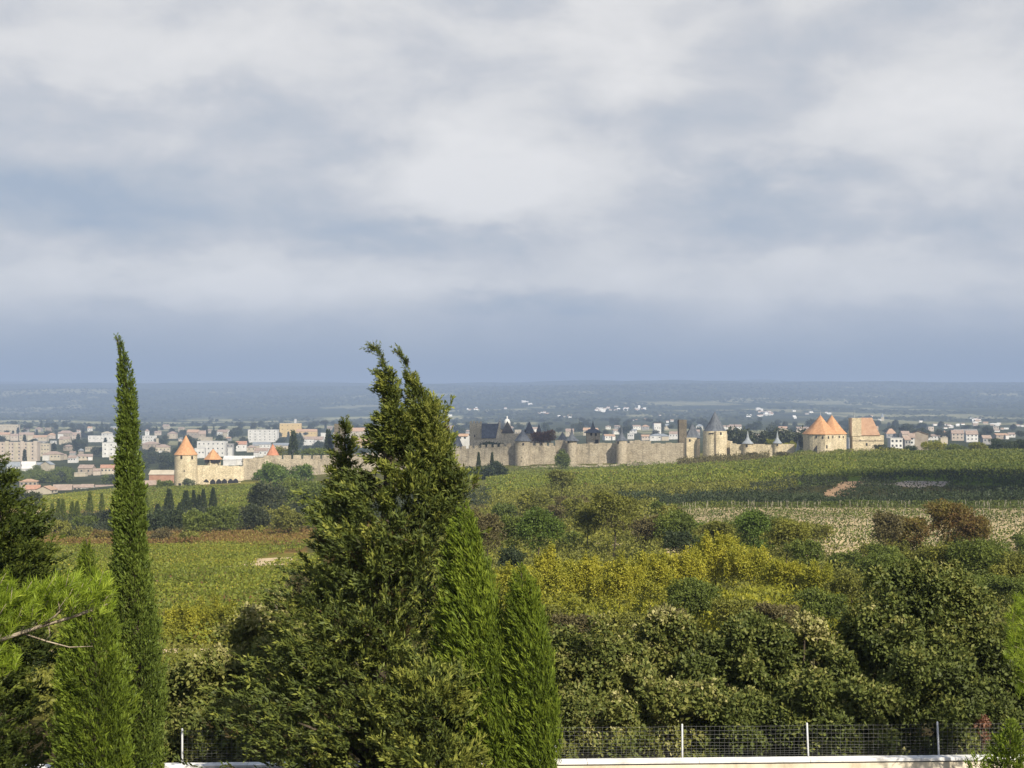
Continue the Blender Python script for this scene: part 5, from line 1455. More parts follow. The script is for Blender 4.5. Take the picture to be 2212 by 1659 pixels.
# right: ruined tower, Tresau tower, gate
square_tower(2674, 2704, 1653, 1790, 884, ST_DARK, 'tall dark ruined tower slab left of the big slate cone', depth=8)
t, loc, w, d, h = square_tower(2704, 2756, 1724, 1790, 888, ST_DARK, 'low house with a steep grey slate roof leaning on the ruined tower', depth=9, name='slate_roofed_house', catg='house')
hip(t, w, d, h, S(56) / F * 888, SLATE, ridge=w * .1)
square_tower(2703, 2744, 1724, 1806, 852, ST_WARM, 'small square cream tower with one dark loophole beside the big round tower', wins=[(2716, 1734, 1.0, 1.4)], depth=6)
round_tower(2768, 2862, 1697, 1812, 1620, 846, ST_WARM, SLATE, 'big round cream tower with a tall dark slate cone', [(2832, 1706, 1.0, 1.4), (2795, 1706, 2.6, .5)], over=.96)
t = [o for o in col.objects if o.name.startswith('round_tower') and 'big round' in o.get('label', '')][0]
p = W(S(2810), S(1760), 846); mb = MB(); mb.box(-.5, .5, -.5, .5, -9.5, 9.0); mb.build('chute', ST_DARK, t, Vector((p.x - t.location.x, -(S(94) / 2 / F * 846) + .25, p.z - t.location.z)))
round_tower(2851, 2864, 1712, 1790, 1690, 847, ST_WARM, ZINC, 'thin stair turret with a small grey cap on the right of the big round tower', flare=False, n=12, name='stair_turret')
wallseg(2858, 1734, 1815, 848, 2880, 1738, 1815, 846, ST_WARM, 'short cream buttress wall joined to the big round tower', cren=False)
wallseg(2876, 1748, 1816, 842, 3128, 1750, 1815, 832, ST_WARM, 'outer cream wall between the big round tower and the gate', cren=False, rough=0.3)
round_tower(2926, 2962, 1746, 1800, 1695, 838, ST_WARM, ZINC, 'small round turret with a grey spire on the outer cream wall, left of two', over=1.3, flare='spire', wins=[(2938, 1755, 1.0, 1.3)], name='turret')
round_tower(3045, 3076, 1745, 1800, 1695, 834, ST_WARM, ZINC, 'small round turret with a grey spire on the outer cream wall, right of two', over=1.25, flare='spire', wins=[(3058, 1752, .8, 1.1)], name='turret')
round_tower(3131, 3152, 1786, 1810, 1734, 830, ST_WARM, ZINC, 'lone slim grey cone left of the orange-roofed gate', flare=False, name='turret')


def beaked(parent, loc, xl, xr, ye, yb, Y, beakx):
    """D-shaped gate tower whose front runs out to a beak"""
    c = W(S((xl + xr) / 2), S(ye), Y); R = S(xr - xl) / 2 / F * Y
    return c, R


def gate():
    Y = 812
    c = W(S(3260), S(1709), Y); zb = min(float(gz(c.x, c.y)), W(S(3260), S(1800), Y).z) - 2
    loc = Vector((c.x, c.y, zb)); h = c.z - zb
    t = thing('twin_tower_gate', 'twin-towered cream city gate with two orange pointed roofs', 'gate', loc)
    u = lambda px: S(px) / F * Y
    def lobe(px0, px1, dep, beak):
        a, b = u(px0 - 3260), u(px1 - 3260); m = (a + b) / 2; r = (b - a) / 2
        pts = []
        for k in range(13):
            an = math.pi + math.pi * k / 12
            f = 1 + beak * max(0, math.cos((an - 1.5 * math.pi) * 2.2)) ** 3
            pts.append((m + r * math.cos(an) * 1.0, dep + r * math.sin(an) * f))
        return pts + [(b, dep + 9), (a, dep + 9)]
    L1, L2 = lobe(3175, 3292, 0, .25), lobe(3240, 3346, 9.0, .25)
    mb = MB(); mb.prism(L1, -3, h); mb.build('left_gate_tower', ST_WARM, t)
    mb = MB(); mb.prism(L2, -3, h + .002); mb.build('right_gate_tower', ST_WARM, t)
    def roof(pts, apx, apy, dy):
        mb = MB(); n = len(pts)
        mx = sum(p[0] for p in pts) / n; my = sum(p[1] for p in pts) / n
        ap = (u(apx - 3260), dy); za = W(S(apx), S(apy), Y).z - zb
        rows = []
        for s, zz in ((1.06, h - .15), (1.06, h + .05), (.72, h + (za - h) * .27), (.36, h + (za - h) * .62)):
            q = 1 - s if s < 1 else 0
            rows.append([(mx + (x - mx) * s + (ap[0] - mx) * q, my + (y - my) * s + (ap[1] - my) * q, zz) for x, y in pts])
        v = [p for r in rows for p in r] + [(ap[0], ap[1], za)]
        f = [(k * n + i, k * n + (i + 1) % n, (k + 1) * n + (i + 1) % n, (k + 1) * n + i) for k in range(3) for i in range(n)]
        f += [(3 * n + i, 3 * n + (i + 1) % n, 4 * n) for i in range(n)] + [tuple(range(n))[::-1]]
        mb.add(v, f); r = mb.build('roof', TILE, t)
        m2 = MB(); m2.lathe([(.35, za - .9), (.28, za), (.1, za + 1.4), (0, za + 2.6)], 8, c=ap); m2.build('finial', ZINC, r)
    roof(L1, 3235, 1634, 3.0); roof(L2, 3294, 1634, 12.0)
    for px, y, w_, h_ in [(3205, 1719, .9, 1.3), (3226, 1721, .9, 1.4), (3247, 1721, .9, 1.4), (3268, 1719, .9, 1.4), (3305, 1720, .8, 1.2), (3324, 1721, .8, 1.2), (3240, 1757, .9, 1.8)]:
        P = L1 if px < 3290 else L2
        x = u(px - 3260); yy = 0
        for p, q in zip(P[:12], P[1:13]):
            if p[0] <= x <= q[0]: yy = p[1] + (q[1] - p[1]) * (x - p[0]) / (q[0] - p[0] + 1e-9)
        m2 = MB(); m2.box(-w_ / 2, w_ / 2, -.16, .3, -h_ / 2, h_ / 2); m2.build('window', DARK, t, Vector((x, yy, W(S(px), S(y), Y).z - zb)))
    # pointed archway in the shaded left flank
    m2 = MB(); z0 = W(S(3208), S(1800), Y).z - zb; z1 = W(S(3208), S(1750), Y).z - zb; wv = u(26)
    pts = [(-wv / 2, z0), (wv / 2, z0), (wv / 2, z0 + (z1 - z0) * .55), (wv * .28, z0 + (z1 - z0) * .85), (0, z1), (-wv * .28, z0 + (z1 - z0) * .85), (-wv / 2, z0 + (z1 - z0) * .55)]
    k = len(pts); m2.add([(x, -.4, z) for x, z in pts] + [(x, 1.5, z) for x, z in pts], [tuple(range(k)), tuple(range(k, 2 * k))[::-1]] + [(i, k + i, k + (i + 1) % k, (i + 1) % k) for i in range(k)])
    m2.build('archway', DARK, t, Vector((u(3208 - 3260), L1[4][1] + .1, 0)))


gate()
t, loc, w, d, h = square_tower(3363, 3484, 1714, 1792, 820, ST_WARM, 'square cream tower with a tall hipped tan-orange roof right of the gate', depth=14, wins=[(3418, 1750, .8, 1.5), (3392, 1735, .5, .8), (3450, 1735, .5, .8)], rz=-0.10)
# tall side wall slab with battlement steps at its left, rising beside the roof
mb = MB(); za = W(S(3380), S(1646), 820).z - loc.z; zr = W(S(3430), S(1645), 820).z - loc.z; ze = h
mb.box(-w / 2 - .4, -w / 2 + S(34) / F * 820, -d / 2 - .3, d / 2 + .3, h - .5, za)
mb.build('chimney_wall', ST_WARM, t)
mb = MB(); x0 = -w / 2 + S(34) / F * 820 + .02; x1 = S(3470 - 3423.5) / F * 820
xa = S(3446 - 3423.5) / F * 820
mb.add([(x0, -d / 2 - .5, h), (x1, -d / 2 - .5, h), (x1, d / 2 + .5, h), (x0, d / 2 + .5, h), (x0, 0, zr), (xa, 0, zr)], [(0, 1, 5, 4), (1, 2, 5), (2, 3, 4, 5), (3, 0, 4), (3, 2, 1, 0)])
rf = mb.build('roof', surf('worn_tan_tiles', (0.31, 0.19, 0.125), (0.43, 0.28, 0.19), .5), t)
mb = MB(); mb.lathe([(.3, za - .2), (.22, za + 2), (0, za + 5.5)], 8, c=(-w / 2 + 1.2, -d / 2 + 2)); mb.build('finial', ZINC, t)
mb = MB(); mb.box(-w / 2 - .1, w / 2 + .1, -.12, .12, -.18, .18); mb.build('string_course', ST_DARK, t, Vector((0, -d / 2, W(S(3420), S(1736), 820).z - loc.z)))
# trees in and around the city
shrub(S(2137), S(1692), S(56), S(1752), 905, L_COPPER, 'copper-red round tree rising behind the ramparts', name='copper_tree', catg='tree', n=1100, leaf=0.9)
shrub(S(1935), S(1738), S(60), S(1772), 876, L_DEEP, 'strip of dark ivy hanging over the wall below the slate roof', name='ivy_bush', catg='ivy', n=380, leaf=0.8)
shrub(S(2212), S(1764), S(34), S(1868), 812, L_GREEN, 'conical dark green tree standing against the rampart between two round towers', name='tree', catg='tree', n=1200, leaf=0.75, sub=7)
shrub(1066, 992, 36, 1056, 700, L_DEEP, 'large dark blue-green round tree in front of the rampart', name='tree', catg='tree', n=1500, leaf=0.75, sub=6)
column_tree(1034, 978, 5, 1050, L_DEEP, 'thin dark cypress left of the large round tree by the rampart', Y=715)
column_tree(1063, 978, 5, 1050, L_DEEP, 'thin dark cypress poking out of the large round tree by the rampart', Y=706)
shrub(1015, 1000, 16, 1050, 690, L_DEEP, 'dark round bush half hidden by the wind-swept cypress twigs', name='tree', catg='tree', n=420, leaf=0.7)
column_tree(S(1155), S(1704), S(20), S(1800), L_DEEP, 'dark tapering conifer behind the crenellated wall, with tiered outline', Y=915)
column_tree(S(1293), S(1698), S(18), S(1790), L_DEEP, 'broad black cypress behind the crenellated wall next to the ruined tower', Y=915)
shrub(S(1230), S(1765), S(95), S(1800), 900, L_GREEN, 'long low green bush just behind the crenellated wall', name='shrub', n=500, leaf=0.9)
shrub(S(1110), S(1755), S(26), S(1800), 905, L_OLIVE, 'olive bush right behind the squat red roof', n=260, leaf=0.8)
shrub(S(3110), S(1742), S(32), S(1776), 850, L_GOLD, 'yellow autumn bush behind the outer cream wall', name='yellow_shrub', n=320, leaf=0.7)
shrub(S(3040), S(1730), S(30), S(1760), 870, L_GOLD, 'dull yellow tree between the two grey turret spires', name='yellow_tree', catg='tree', n=260, leaf=0.7, tint0=.2)
for x0, y0, hw, y1, Y, mt, lb in [
    (3310, 1768, 46, 1800, 780, L_GREEN, 'green bush at the foot of the right gate tower'),
    (3390, 1776, 50, 1806, 775, L_GREEN, 'green bush at the foot of the square cream tower'),
    (3462, 1746, 28, 1790, 790, L_FARDK, 'dark round tree in front of the right corner of the square cream tower'),
    (3520, 1760, 50, 1800, 780, L_FARDK, 'dark bush right of the square cream tower'),
    (3590, 1752, 30, 1800, 790, L_DEEP, 'dark small tree left of the yellow tree on the crest'),
    (3672, 1735, 62, 1794, 790, L_GOLD, 'yellow-green tree on the crest right of the square tower'),
    (3765, 1748, 58, 1796, 780, L_GREEN, 'green tree on the crest right of the yellow one'),
    (3850, 1738, 52, 1796, 785, L_OLIVE, 'olive tree on the crest beside the dark oak'),
    (3950, 1722, 72, 1790, 760, L_DEEP, 'large dark oak on the crest near the right edge'),
    (4040, 1728, 50, 1790, 765, L_DEEP, 'dark oak on the crest cut by the right edge'),
    (2790, 1846, 40, 1880, 640, L_DEEP, 'dark round bush below the big round tower'),
    (2860, 1838, 46, 1872, 640, L_GREEN, 'green bush right of the dark one below the big round tower'),
    (2955, 1780, 38, 1815, 800, L_BROWN, 'brown bush in front of the outer cream wall below the left turret'),
    (3080, 1775, 36, 1812, 800, L_BROWN, 'brown bush in front of the outer cream wall below the right turret'),
    (3160, 1770, 50, 1806, 795, L_GREEN, 'green bush left of the gate below the slim grey cone'),
    (2965, 1838, 30, 1872, 560, L_DEEP, 'dark bush on the green crest, left one of three'),
    (3025, 1836, 22, 1868, 560, L_DEEP, 'small dark bush on the green crest, middle one of three'),
    (3160, 1826, 34, 1868, 560, L_DEEP, 'dark bush on the green crest, right one of three'),
    (3870, 1806, 34, 1836, 560, L_GREEN, 'lone dark bush on the bright green crest at the right'),
    (745, 1882, 34, 1930, 800, L_SILVER, 'silvery olive tree at the foot of the tall round cream tower'),
    (655, 1890, 30, 1930, 800, L_GREEN, 'grey-green bush left of the tall round cream tower'),
    (625, 1888, 14, 1935, 800, L_GREEN, 'narrow green bush by the cream house left of the round tower'),
]:
    shrub(S(x0), S(y0), S(hw), S(y1), Y, mt, lb, name='tree' if 'tree' in lb or 'oak' in lb else 'shrub', catg='tree' if 'tree' in lb or 'oak' in lb else 'shrub', leaf=max(.5, 2.2 / F * Y), n=int(min(1500, 240 + hw * (y1 - y0) * .35)), tint0=0.45)
# two stone ruins on the slope
t, loc, w, d, h = square_tower(1866, 1926, 1960, 1992, 500, surf('pinkish_brick_ruin', (0.30, 0.20, 0.14), (0.45, 0.32, 0.24), .6), 'roofless pinkish brick ruin beside the tip of the combed cypress', depth=7, name='brick_ruin', catg='ruin', cren=.9, wins=[(1880, 1968, .8, 1.6), (1905, 1966, .8, 1.6)])
t, loc, w, d, h = square_tower(1918, 1968, 1918, 1944, 620, ST_WARM, 'small stone hut with a pale low roof below the ramparts', depth=7, name='stone_hut', catg='hut', rz=.35)
hip(t, w, d, h, 1.6, TILE_PALE, ridge=w * .5)
# ------------------------------------------------------------------ the town beyond
RECTS = []
WINMESH = {}


def win_mesh(w, h):
    k = (round(w, 1), round(h, 1))
    if k not in WINMESH:
        mb = MB(); mb.box(-w / 2, w / 2, -0.06, 0.1, -h / 2, h / 2); WINMESH[k] = mb.mesh('window', GLASS)
    return WINMESH[k]


def house(x0, x1, y0, y1, label, kind='gable', wall=None, roof=None, rows=0, cols=0, Y=None, rz=None, dep=None, name=None, catg='house', group=None, floors=True, chim=0, roofh=.34):
    """a building filling the given picture rectangle (2212-px view)"""
    wall = wall or R_WHITE; roof = roof or TILE_PALE
    xm = (x0 + x1) / 2
    Y = Y or max(1010.0, hit(xm, y1 + 3, 1010.0))
    w = (x1 - x0) / F * Y; h = (y1 - y0) / F * Y
    c = W(xm, y1, Y); d = dep or max(6.0, min(w * .7, 14)); rz = random.uniform(-.3, .3) if rz is None else rz
    w = w / (math.cos(rz) + abs(math.sin(rz)) * d / w * .8) if w > 8 else w
    zb = c.z; drop = max(1.0, zb - float(gz(c.x, c.y)) + 1)
    name = name or ('apartment_block' if kind == 'flat' and rows > 2 else 'town_house')
    t = thing(name, label, catg, (c.x, c.y + d / 2, zb), group, rz)
    if kind == 'flat':
        mb = MB(); mb.box(-w / 2, w / 2, -d / 2, d / 2, -drop, h - .35); mb.build('walls', wall, t)
        mb = MB(); mb.box(-w / 2 - .25, w / 2 + .25, -d / 2 - .25, d / 2 + .25, h - .35, h); mb.build('roof', wall if roof is TILE_PALE else roof, t)
        he = h - .5
    elif kind == 'gable':
        he = h * (1 - roofh)
        mb = MB(); mb.box(-w / 2, w / 2, -d / 2, d / 2, -drop, he)
        mb.add([(-w / 2, -d / 2, he), (-w / 2, d / 2, he), (-w / 2, 0, h - .25)], [(0, 1, 2)]); mb.add([(w / 2, -d / 2, he), (w / 2, d / 2, he), (w / 2, 0, h - .25)], [(1, 0, 2)])
        mb.build('walls', wall, t)
        mb = MB(); a = w / 2 + .4; b = d / 2 + .45; k = (h - he) * .45 / (d / 2)
        mb.add([(-a, -b, he - k), (a, -b, he - k), (a, 0, h), (-a, 0, h), (a, b, he - k), (-a, b, he - k)], [(0, 1, 2, 3), (3, 2, 4, 5)])
        mb.add([(-a, -b, he - k - .22), (a, -b, he - k - .22), (a, 0, h - .22), (-a, 0, h - .22), (a, b, he - k - .22), (-a, b, he - k - .22)], [(3, 2, 1, 0), (5, 4, 2, 3)])
        mb.add([(-a, -b, he - k - .22), (a, -b, he - k - .22), (a, -b, he - k), (-a, -b, he - k)], [(0, 1, 2, 3)])
        rf = mb.build('roof', roof, t)
        if chim:
            mb = MB(); mb.box(w * .2, w * .2 + .9, -.2, .7, h - 1.2, h + 1.3); mb.build('chimney', wall, rf)
    else:
        he = h * (1 - roofh)
        mb = MB(); mb.box(-w / 2, w / 2, -d / 2, d / 2, -drop, he); mb.build('walls', wall, t)
        hip(t, w, d, he, h - he, roof, ridge=max(0, w - d) if w >= d else max(0, d - w))
    if kind != 'flat' and w > 14 and random.random() < .75:
        sgn = random.choice((-1, 1)); ww_ = w * random.uniform(.28, .42); hh_ = he * random.uniform(.62, .95); y0_ = -d / 2 - random.uniform(1.5, 3.5)
        xa_ = sgn * (w / 2 - ww_ * .55)
        mb = MB(); mb.box(xa_ - ww_ / 2, xa_ + ww_ / 2, y0_, -d / 2 + 1.0, -drop, hh_); an = mb.build('annex', random.choice([wall, R_CREAM, R_WHITE]), t)
        mb = MB(); b_ = ww_ / 2 + .35
        mb.add([(xa_ - b_, y0_ - .4, hh_ - .1), (xa_ + b_, y0_ - .4, hh_ - .1), (xa_ + b_, -d / 2 + 1.2, hh_ + .9), (xa_ - b_, -d / 2 + 1.2, hh_ + .9), (xa_ - b_, y0_ - .4, hh_ - .3), (xa_ + b_, y0_ - .4, hh_ - .3)], [(0, 1, 2, 3), (4, 5, 1, 0)])
        mb.build('annex_roof', roof, an)
    if rows and cols:
        ww = min(1.5, w / cols * .5); wh = min(1.5, he / rows * .5)
        me = win_mesh(ww, wh)
        for r in range(rows):
            for k in range(cols):
                link('window', me, t, Vector((-w / 2 + w * (k + .5) / cols, -d / 2, he * (r + .52) / rows)))
    RECTS.append((x0, x1, y0, y1, Y))
    return t


TILE_ROSE = surf('rose_clay_tiles', (0.31, 0.17, 0.12), (0.42, 0.25, 0.18), .6)
H = house
H(-8, 39, 917, 935, 'long pale block high at the left edge, palest of the far roofs', 'flat', R_CREAM, TILE_PALE, 2, 7, rz=0)
H(-4, 20, 934, 947, 'low house with red-brown roof at the left edge', 'gable', R_CREAM, TILE_TAN, 1, 3)
H(21, 38, 937, 949, 'small pale pinkish house right of the red-brown roof', 'gable', R_PINK, TILE_PALE, 1, 2)
H(39, 71, 934, 949, 'cream block with pinkish roof above the pink apartments', 'gable', R_CREAM, TILE_PALE, 2, 4)
H(71, 101, 940, 951, 'row house with tan roof above the right wing of the pink apartments', 'gable', R_CREAM, TILE_TAN, 1, 4)
H(82, 100, 953, 961, 'grey flat shed behind the pink apartment block', 'flat', R_GREY)
t = H(-6, 80, 955, 994, 'long pink and cream apartment block with tall dark window strips', 'flat', R_PINK, TILE_PALE, 5, 12, rz=.04, dep=13)
w = (86) / F * t.location.y
for k, (a, b, mt) in enumerate([(.02, .10, R_PINK), (.20, .29, R_CREAM), (.42, .52, R_CREAM), (.58, .66, R_PINK), (.74, .82, R_CREAM), (.90, .99, R_PINK)]):
    mb = MB(); mb.box(-w / 2 + w * a, -w / 2 + w * b, -7.6, -6.503, -2, (39 / F * t.location.y) * (1.06 if k % 2 else .98)); mb.build('stair_tower', mt, t)
H(80, 106, 958, 983, 'cream side wing of the pink apartment block, with stepped roof', 'flat', R_CREAM, TILE_PALE, 3, 4, rz=.1)
H(93, 131, 975, 992, 'wide house with faded pink roof right of the pink apartments', 'hip', R_CREAM, TILE_PALE, 1, 5)
H(130, 142, 981, 990, 'small cream annex right of the faded pink roof', 'gable', R_CREAM, TILE_PALE)
H(146, 166, 984, 997, 'white low house with rounded front on the slope', 'gable', R_WHITE, TILE_PALE, 1, 3)
H(164, 198, 981, 992, 'long low house with pink tiled roof and white gable end', 'gable', R_CREAM, TILE_PALE, 1, 4)
H(14, 41, 998, 1024, 'white two-storey shed with a blue-grey roof, beside the left dark cypress', 'gable', R_WHITE, ZINC, 2, 3)
H(43, 74, 997, 1016, 'large plain whitish roof in the left middle distance', 'gable', R_WHITE, R_WHITE, roofh=.75)
H(74, 92, 999, 1012, 'grey warehouse with a dull roof right of the whitish one', 'gable', R_GREY, ZINC)
H(92, 106, 997, 1015, 'cream gable-ended barn right of the grey warehouse', 'gable', R_CREAM, ZINC, rz=1.2, dep=12)
H(125, 155, 930, 945, 'tan villa with broad pale roof standing in dark trees', 'hip', R_TAN, TILE_PALE, 1, 3)
H(128, 150, 943, 957, 'lower cream house front under the tan villa', 'gable', R_CREAM, TILE_PALE, 1, 3)
H(155, 172, 934, 949, 'pinkish tall house right of the tan villa', 'gable', R_PINK, TILE_PALE, 2, 2, chim=1)
H(136, 156, 960, 971, 'small dull house in the trees below the tan villa', 'hip', R_TAN, TILE_PALE, 1, 2)
H(150, 162, 975, 982, 'tiny grey house between dark trees, left part of the town', 'gable', R_GREY, TILE_PALE)
H(190, 250, 941, 952, 'modern long white villa with flat roof and terrace', 'flat', R_WHITE, TILE_PALE, 1, 7, rz=0)
H(219, 240, 932, 942, 'upper white storey with a small dome-like roof over the long villa', 'hip', R_WHITE, R_CREAM, 1, 2)
H(219, 259, 956, 985, 'white cube-shaped apartment house left of the slender cypress', 'flat', R_WHITE, TILE_PALE, 3, 3, rz=.1)
H(236, 250, 984, 991, 'low cream base house under the white cube', 'flat', R_CREAM)
H(168, 201, 1004, 1024, 'grey-brown gable house above the brown tree row', 'gable', R_TAN, TILE_PALE, 1, 2)
H(201, 216, 1012, 1024, 'small pink-walled annex of the grey-brown gable house', 'gable', R_PINK, TILE_PALE)
H(214, 246, 1004, 1022, 'long house with red and white front above the brown tree row', 'gable', R_CREAM, TILE_ROSE, 1, 4)
H(244, 260, 1008, 1024, 'red-roofed house touching the slender cypress', 'gable', R_PINK, TILE_ROSE, 1, 2)
H(160, 185, 1021, 1027, 'low white-walled shed under the grey-brown gable house', 'flat', R_CREAM)
H(39, 78, 1035, 1050, 'tan building with mossy roof at the near edge of the town', 'hip', R_TAN, TILE_TAN, 1, 4, Y=1150)
H(52, 84, 1048, 1062, 'red tiled roof house left of the cream house', 'gable', R_PINK, TILE_ROSE, Y=1075, roofh=.55)
t = H(79, 112, 1050, 1076, 'cream house with four dark windows, nearest house of the town', 'gable', R_CREAM, TILE_TAN, 2, 2, Y=1040, rz=1.45, dep=11, roofh=.3)
H(111, 152, 1047, 1068, 'grey hall with brownish roof right of the cream house', 'gable', R_GREY, TILE_PALE, 1, 5, Y=1080, roofh=.5)
H(150, 176, 1047, 1062, 'pinkish white gabled house right of the grey hall', 'gable', R_PINK, TILE_PALE, 1, 3, Y=1090)
H(174, 200, 1046, 1063, 'white rubble-fronted house above the yellow field', 'gable', R_WHITE, TILE_PALE, 1, 3, Y=1090)
H(200, 248, 1048, 1058, 'long low tan barn above the yellow field, beside the slender cypress', 'gable', R_TAN, TILE_PALE, Y=1100, roofh=.5)
# right of the slender cypress
H(312, 322, 927, 939, 'white tower-like house right of the slender cypress', 'hip', R_WHITE, TILE_PALE, 2, 1)
H(307, 335, 941, 955, 'white flat-roofed block below the tower-like house', 'flat', R_WHITE, TILE_PALE, 2, 4)
H(308, 342, 954, 968, 'greyish villa with a chimney below the white block', 'hip', R_TAN, TILE_PALE, 1, 4)
H(337, 342, 947, 958, 'pale square chimney stack by the greyish villa', 'flat', R_CREAM, name='chimney_stack', catg='chimney', dep=4)
H(333, 366, 960, 976, 'pale villa with wide eaves and a white basement', 'hip', R_CREAM, TILE_PALE, 1, 4)
H(340, 354, 974, 983, 'white garage wall under the pale villa', 'flat', R_WHITE)
H(362, 381, 932, 945, 'cream house with two dark windows left of the orange cone tower', 'hip', R_CREAM, TILE_PALE, 1, 2)
H(385, 398, 923, 930, 'tiny pink-roofed house on the skyline above the orange cone', 'gable', R_CREAM, TILE_PALE)
H(403, 430, 928, 944, 'tan house with a broad sloping roof, behind the orange cone', 'gable', R_TAN, TILE_TAN, 1, 3)
H(428, 444, 930, 950, 'grey-tan tall house right of the tan sloping roof', 'gable', R_TAN, TILE_PALE, 2, 2)
H(428, 456, 944, 951, 'low whitish row house above the long white complex', 'flat', R_CREAM)
H(468, 496, 928, 941, 'white villa with one round-headed window among dark trees', 'gable', R_WHITE, TILE_PALE, 1, 2)
H(425, 488, 953, 984, 'large white complex with vertical ribs behind the round cream tower', 'flat', R_WHITE, TILE_PALE, 3, 6, rz=-.1)
H(420, 442, 968, 987, 'white pillared wing at the left of the large white complex', 'flat', R_WHITE, TILE_PALE, 1, 3, rz=0)
H(488, 504, 958, 985, 'grey-white tall part at the right of the large white complex', 'flat', R_GREY, TILE_PALE, 3, 2)
H(492, 501, 967, 988, 'narrow white slab tower right of the white complex', 'flat', R_WHITE, rz=0)
H(509, 532, 953, 972, 'white house with a red roof and two windows', 'gable', R_WHITE, TILE_ROSE, 1, 2, rz=.05)
H(482, 548, 985, 1002, 'long low white hall with an arched door behind the cream wall', 'gable', R_WHITE, R_WHITE, 1, 4, rz=0, roofh=.4)
H(532, 552, 962, 974, 'house with a faded pink roof right of the red-roofed one', 'hip', R_CREAM, TILE_PALE, 1, 2)
H(545, 583, 955, 968, 'grey-white terraced houses under the white apartments', 'gable', R_WHITE, ZINC, 1, 5)
H(549, 580, 968, 984, 'whitish jumbled house left of the squat red roof', 'gable', R_WHITE, TILE_PALE, 1, 3)
H(535, 600, 928, 953, 'white apartment building with rows of dark windows', 'flat', R_WHITE, TILE_PALE, 4, 6, rz=-.08)
H(588, 624, 957, 968, 'pale low house behind the crenellated wall, right of the squat red roof', 'gable', R_CREAM, ZINC, 1, 3)
H(604, 650, 914, 941, 'yellow building with white balcony band and a mast-like stair shaft', 'flat', R_YELLOW, R_WHITE, 3, 4, rz=0)
H(636, 640, 905, 930, 'white stair shaft rising through the yellow building', 'flat', R_WHITE, name='stair_shaft', catg='shaft', dep=4)
H(640, 684, 927, 941, 'orange-yellow wing with red roof and white bands', 'gable', R_YELLOW, TILE_TAN, 1, 6, rz=0)
H(654, 698, 943, 959, 'pink-roofed white house behind the crenellated wall', 'gable', R_WHITE, TILE_PALE, 1, 4)
H(692, 708, 935, 948, 'plain white cube house left of the cypress spire', 'flat', R_WHITE)
H(754, 788, 924, 945, 'cream house with an orange awning seen between the cypress tips', 'gable', R_CREAM, TILE_TAN, 2, 3)
H(760, 804, 946, 964, 'orange-roofed house seen between spire and wind-swept cypress', 'gable', R_YELLOW, TILE_TAN, 1, 4)
H(322, 377, 1016, 1034, 'long low building with cream roof and red wall left of the round tower', 'gable', TILE_ROSE, R_CREAM, Y=1010, rz=0, roofh=.45)
H(306, 336, 1038, 1062, 'cream and pink farmhouse beside the slender cypress, below the round tower', 'gable', R_CREAM, TILE_PALE, 2, 3, Y=880, rz=.4)
# behind the middle ramparts
H(960, 972, 935, 946, 'white house right of the wind-swept cypress top', 'gable', R_WHITE, TILE_PALE)
H(990, 1012, 937, 950, 'white house with red-brown roof left of the castle keep', 'gable', R_WHITE, TILE_TAN, 1, 2, Y=1050)
H(1112, 1126, 928, 940, 'cream house right of the far white dome', 'flat', R_CREAM, TILE_PALE, 1, 2)
for a in [
    (1222, 1240, 926, 940, 'cream house in trees above the second round rampart tower', 'gable', R_CREAM, TILE_PALE), (1260, 1276, 924, 938, 'pale house left of the needle-spired gatehouse', 'gable', R_CREAM, TILE_TAN),
    (1303, 1328, 938, 948, 'white-walled house right of the gatehouse', 'gable', R_WHITE, TILE_TAN), (1366, 1384, 918, 926, 'bright white house with pinkish roof above the third rampart tower', 'gable', R_WHITE, TILE_PALE),
    (1356, 1370, 936, 946, 'small white house right of the thin grey spire', 'flat', R_WHITE, TILE_PALE), (1385, 1405, 939, 948, 'pinkish house behind the long plain rampart, left one', 'gable', R_PINK, TILE_TAN),
    (1404, 1446, 937, 949, 'wide white hall with grey roof behind the long plain rampart', 'hip', R_WHITE, ZINC), (1446, 1466, 932, 946, 'white house at the left of the dark ruined tower', 'gable', R_WHITE, TILE_PALE),
    (1411, 1428, 914, 935, 'tall bright white house with red roof edge', 'flat', R_WHITE, TILE_ROSE), (1490, 1512, 928, 938, 'greyish house between ruined tower and big slate cone', 'gable', R_GREY, TILE_PALE),
    (1558, 1578, 919, 927, 'white long house right of the big slate cone', 'gable', R_WHITE, TILE_PALE), (1576, 1602, 917, 926, 'peach-white long house right of the big slate cone, farther right', 'gable', R_PINK, TILE_PALE),
    (1630, 1684, 938, 948, 'house with a long pink roof between the grey turret spires', 'gable', R_WHITE, TILE_PALE), (1684, 1706, 943, 956, 'white house with an open loggia left of the gate', 'flat', R_WHITE, TILE_PALE),
    (1682, 1702, 921, 930, 'pale house in dark trees left of the gate', 'gable', R_CREAM, TILE_TAN), (1720, 1748, 922, 931, 'pink-roofed house just behind the left gate roof', 'gable', R_PINK, TILE_PALE),
    (1832, 1846, 946, 966, 'white narrow house between the gate and the square cream tower', 'flat', R_WHITE, TILE_PALE),
]: H(*a, rows=1, cols=3)
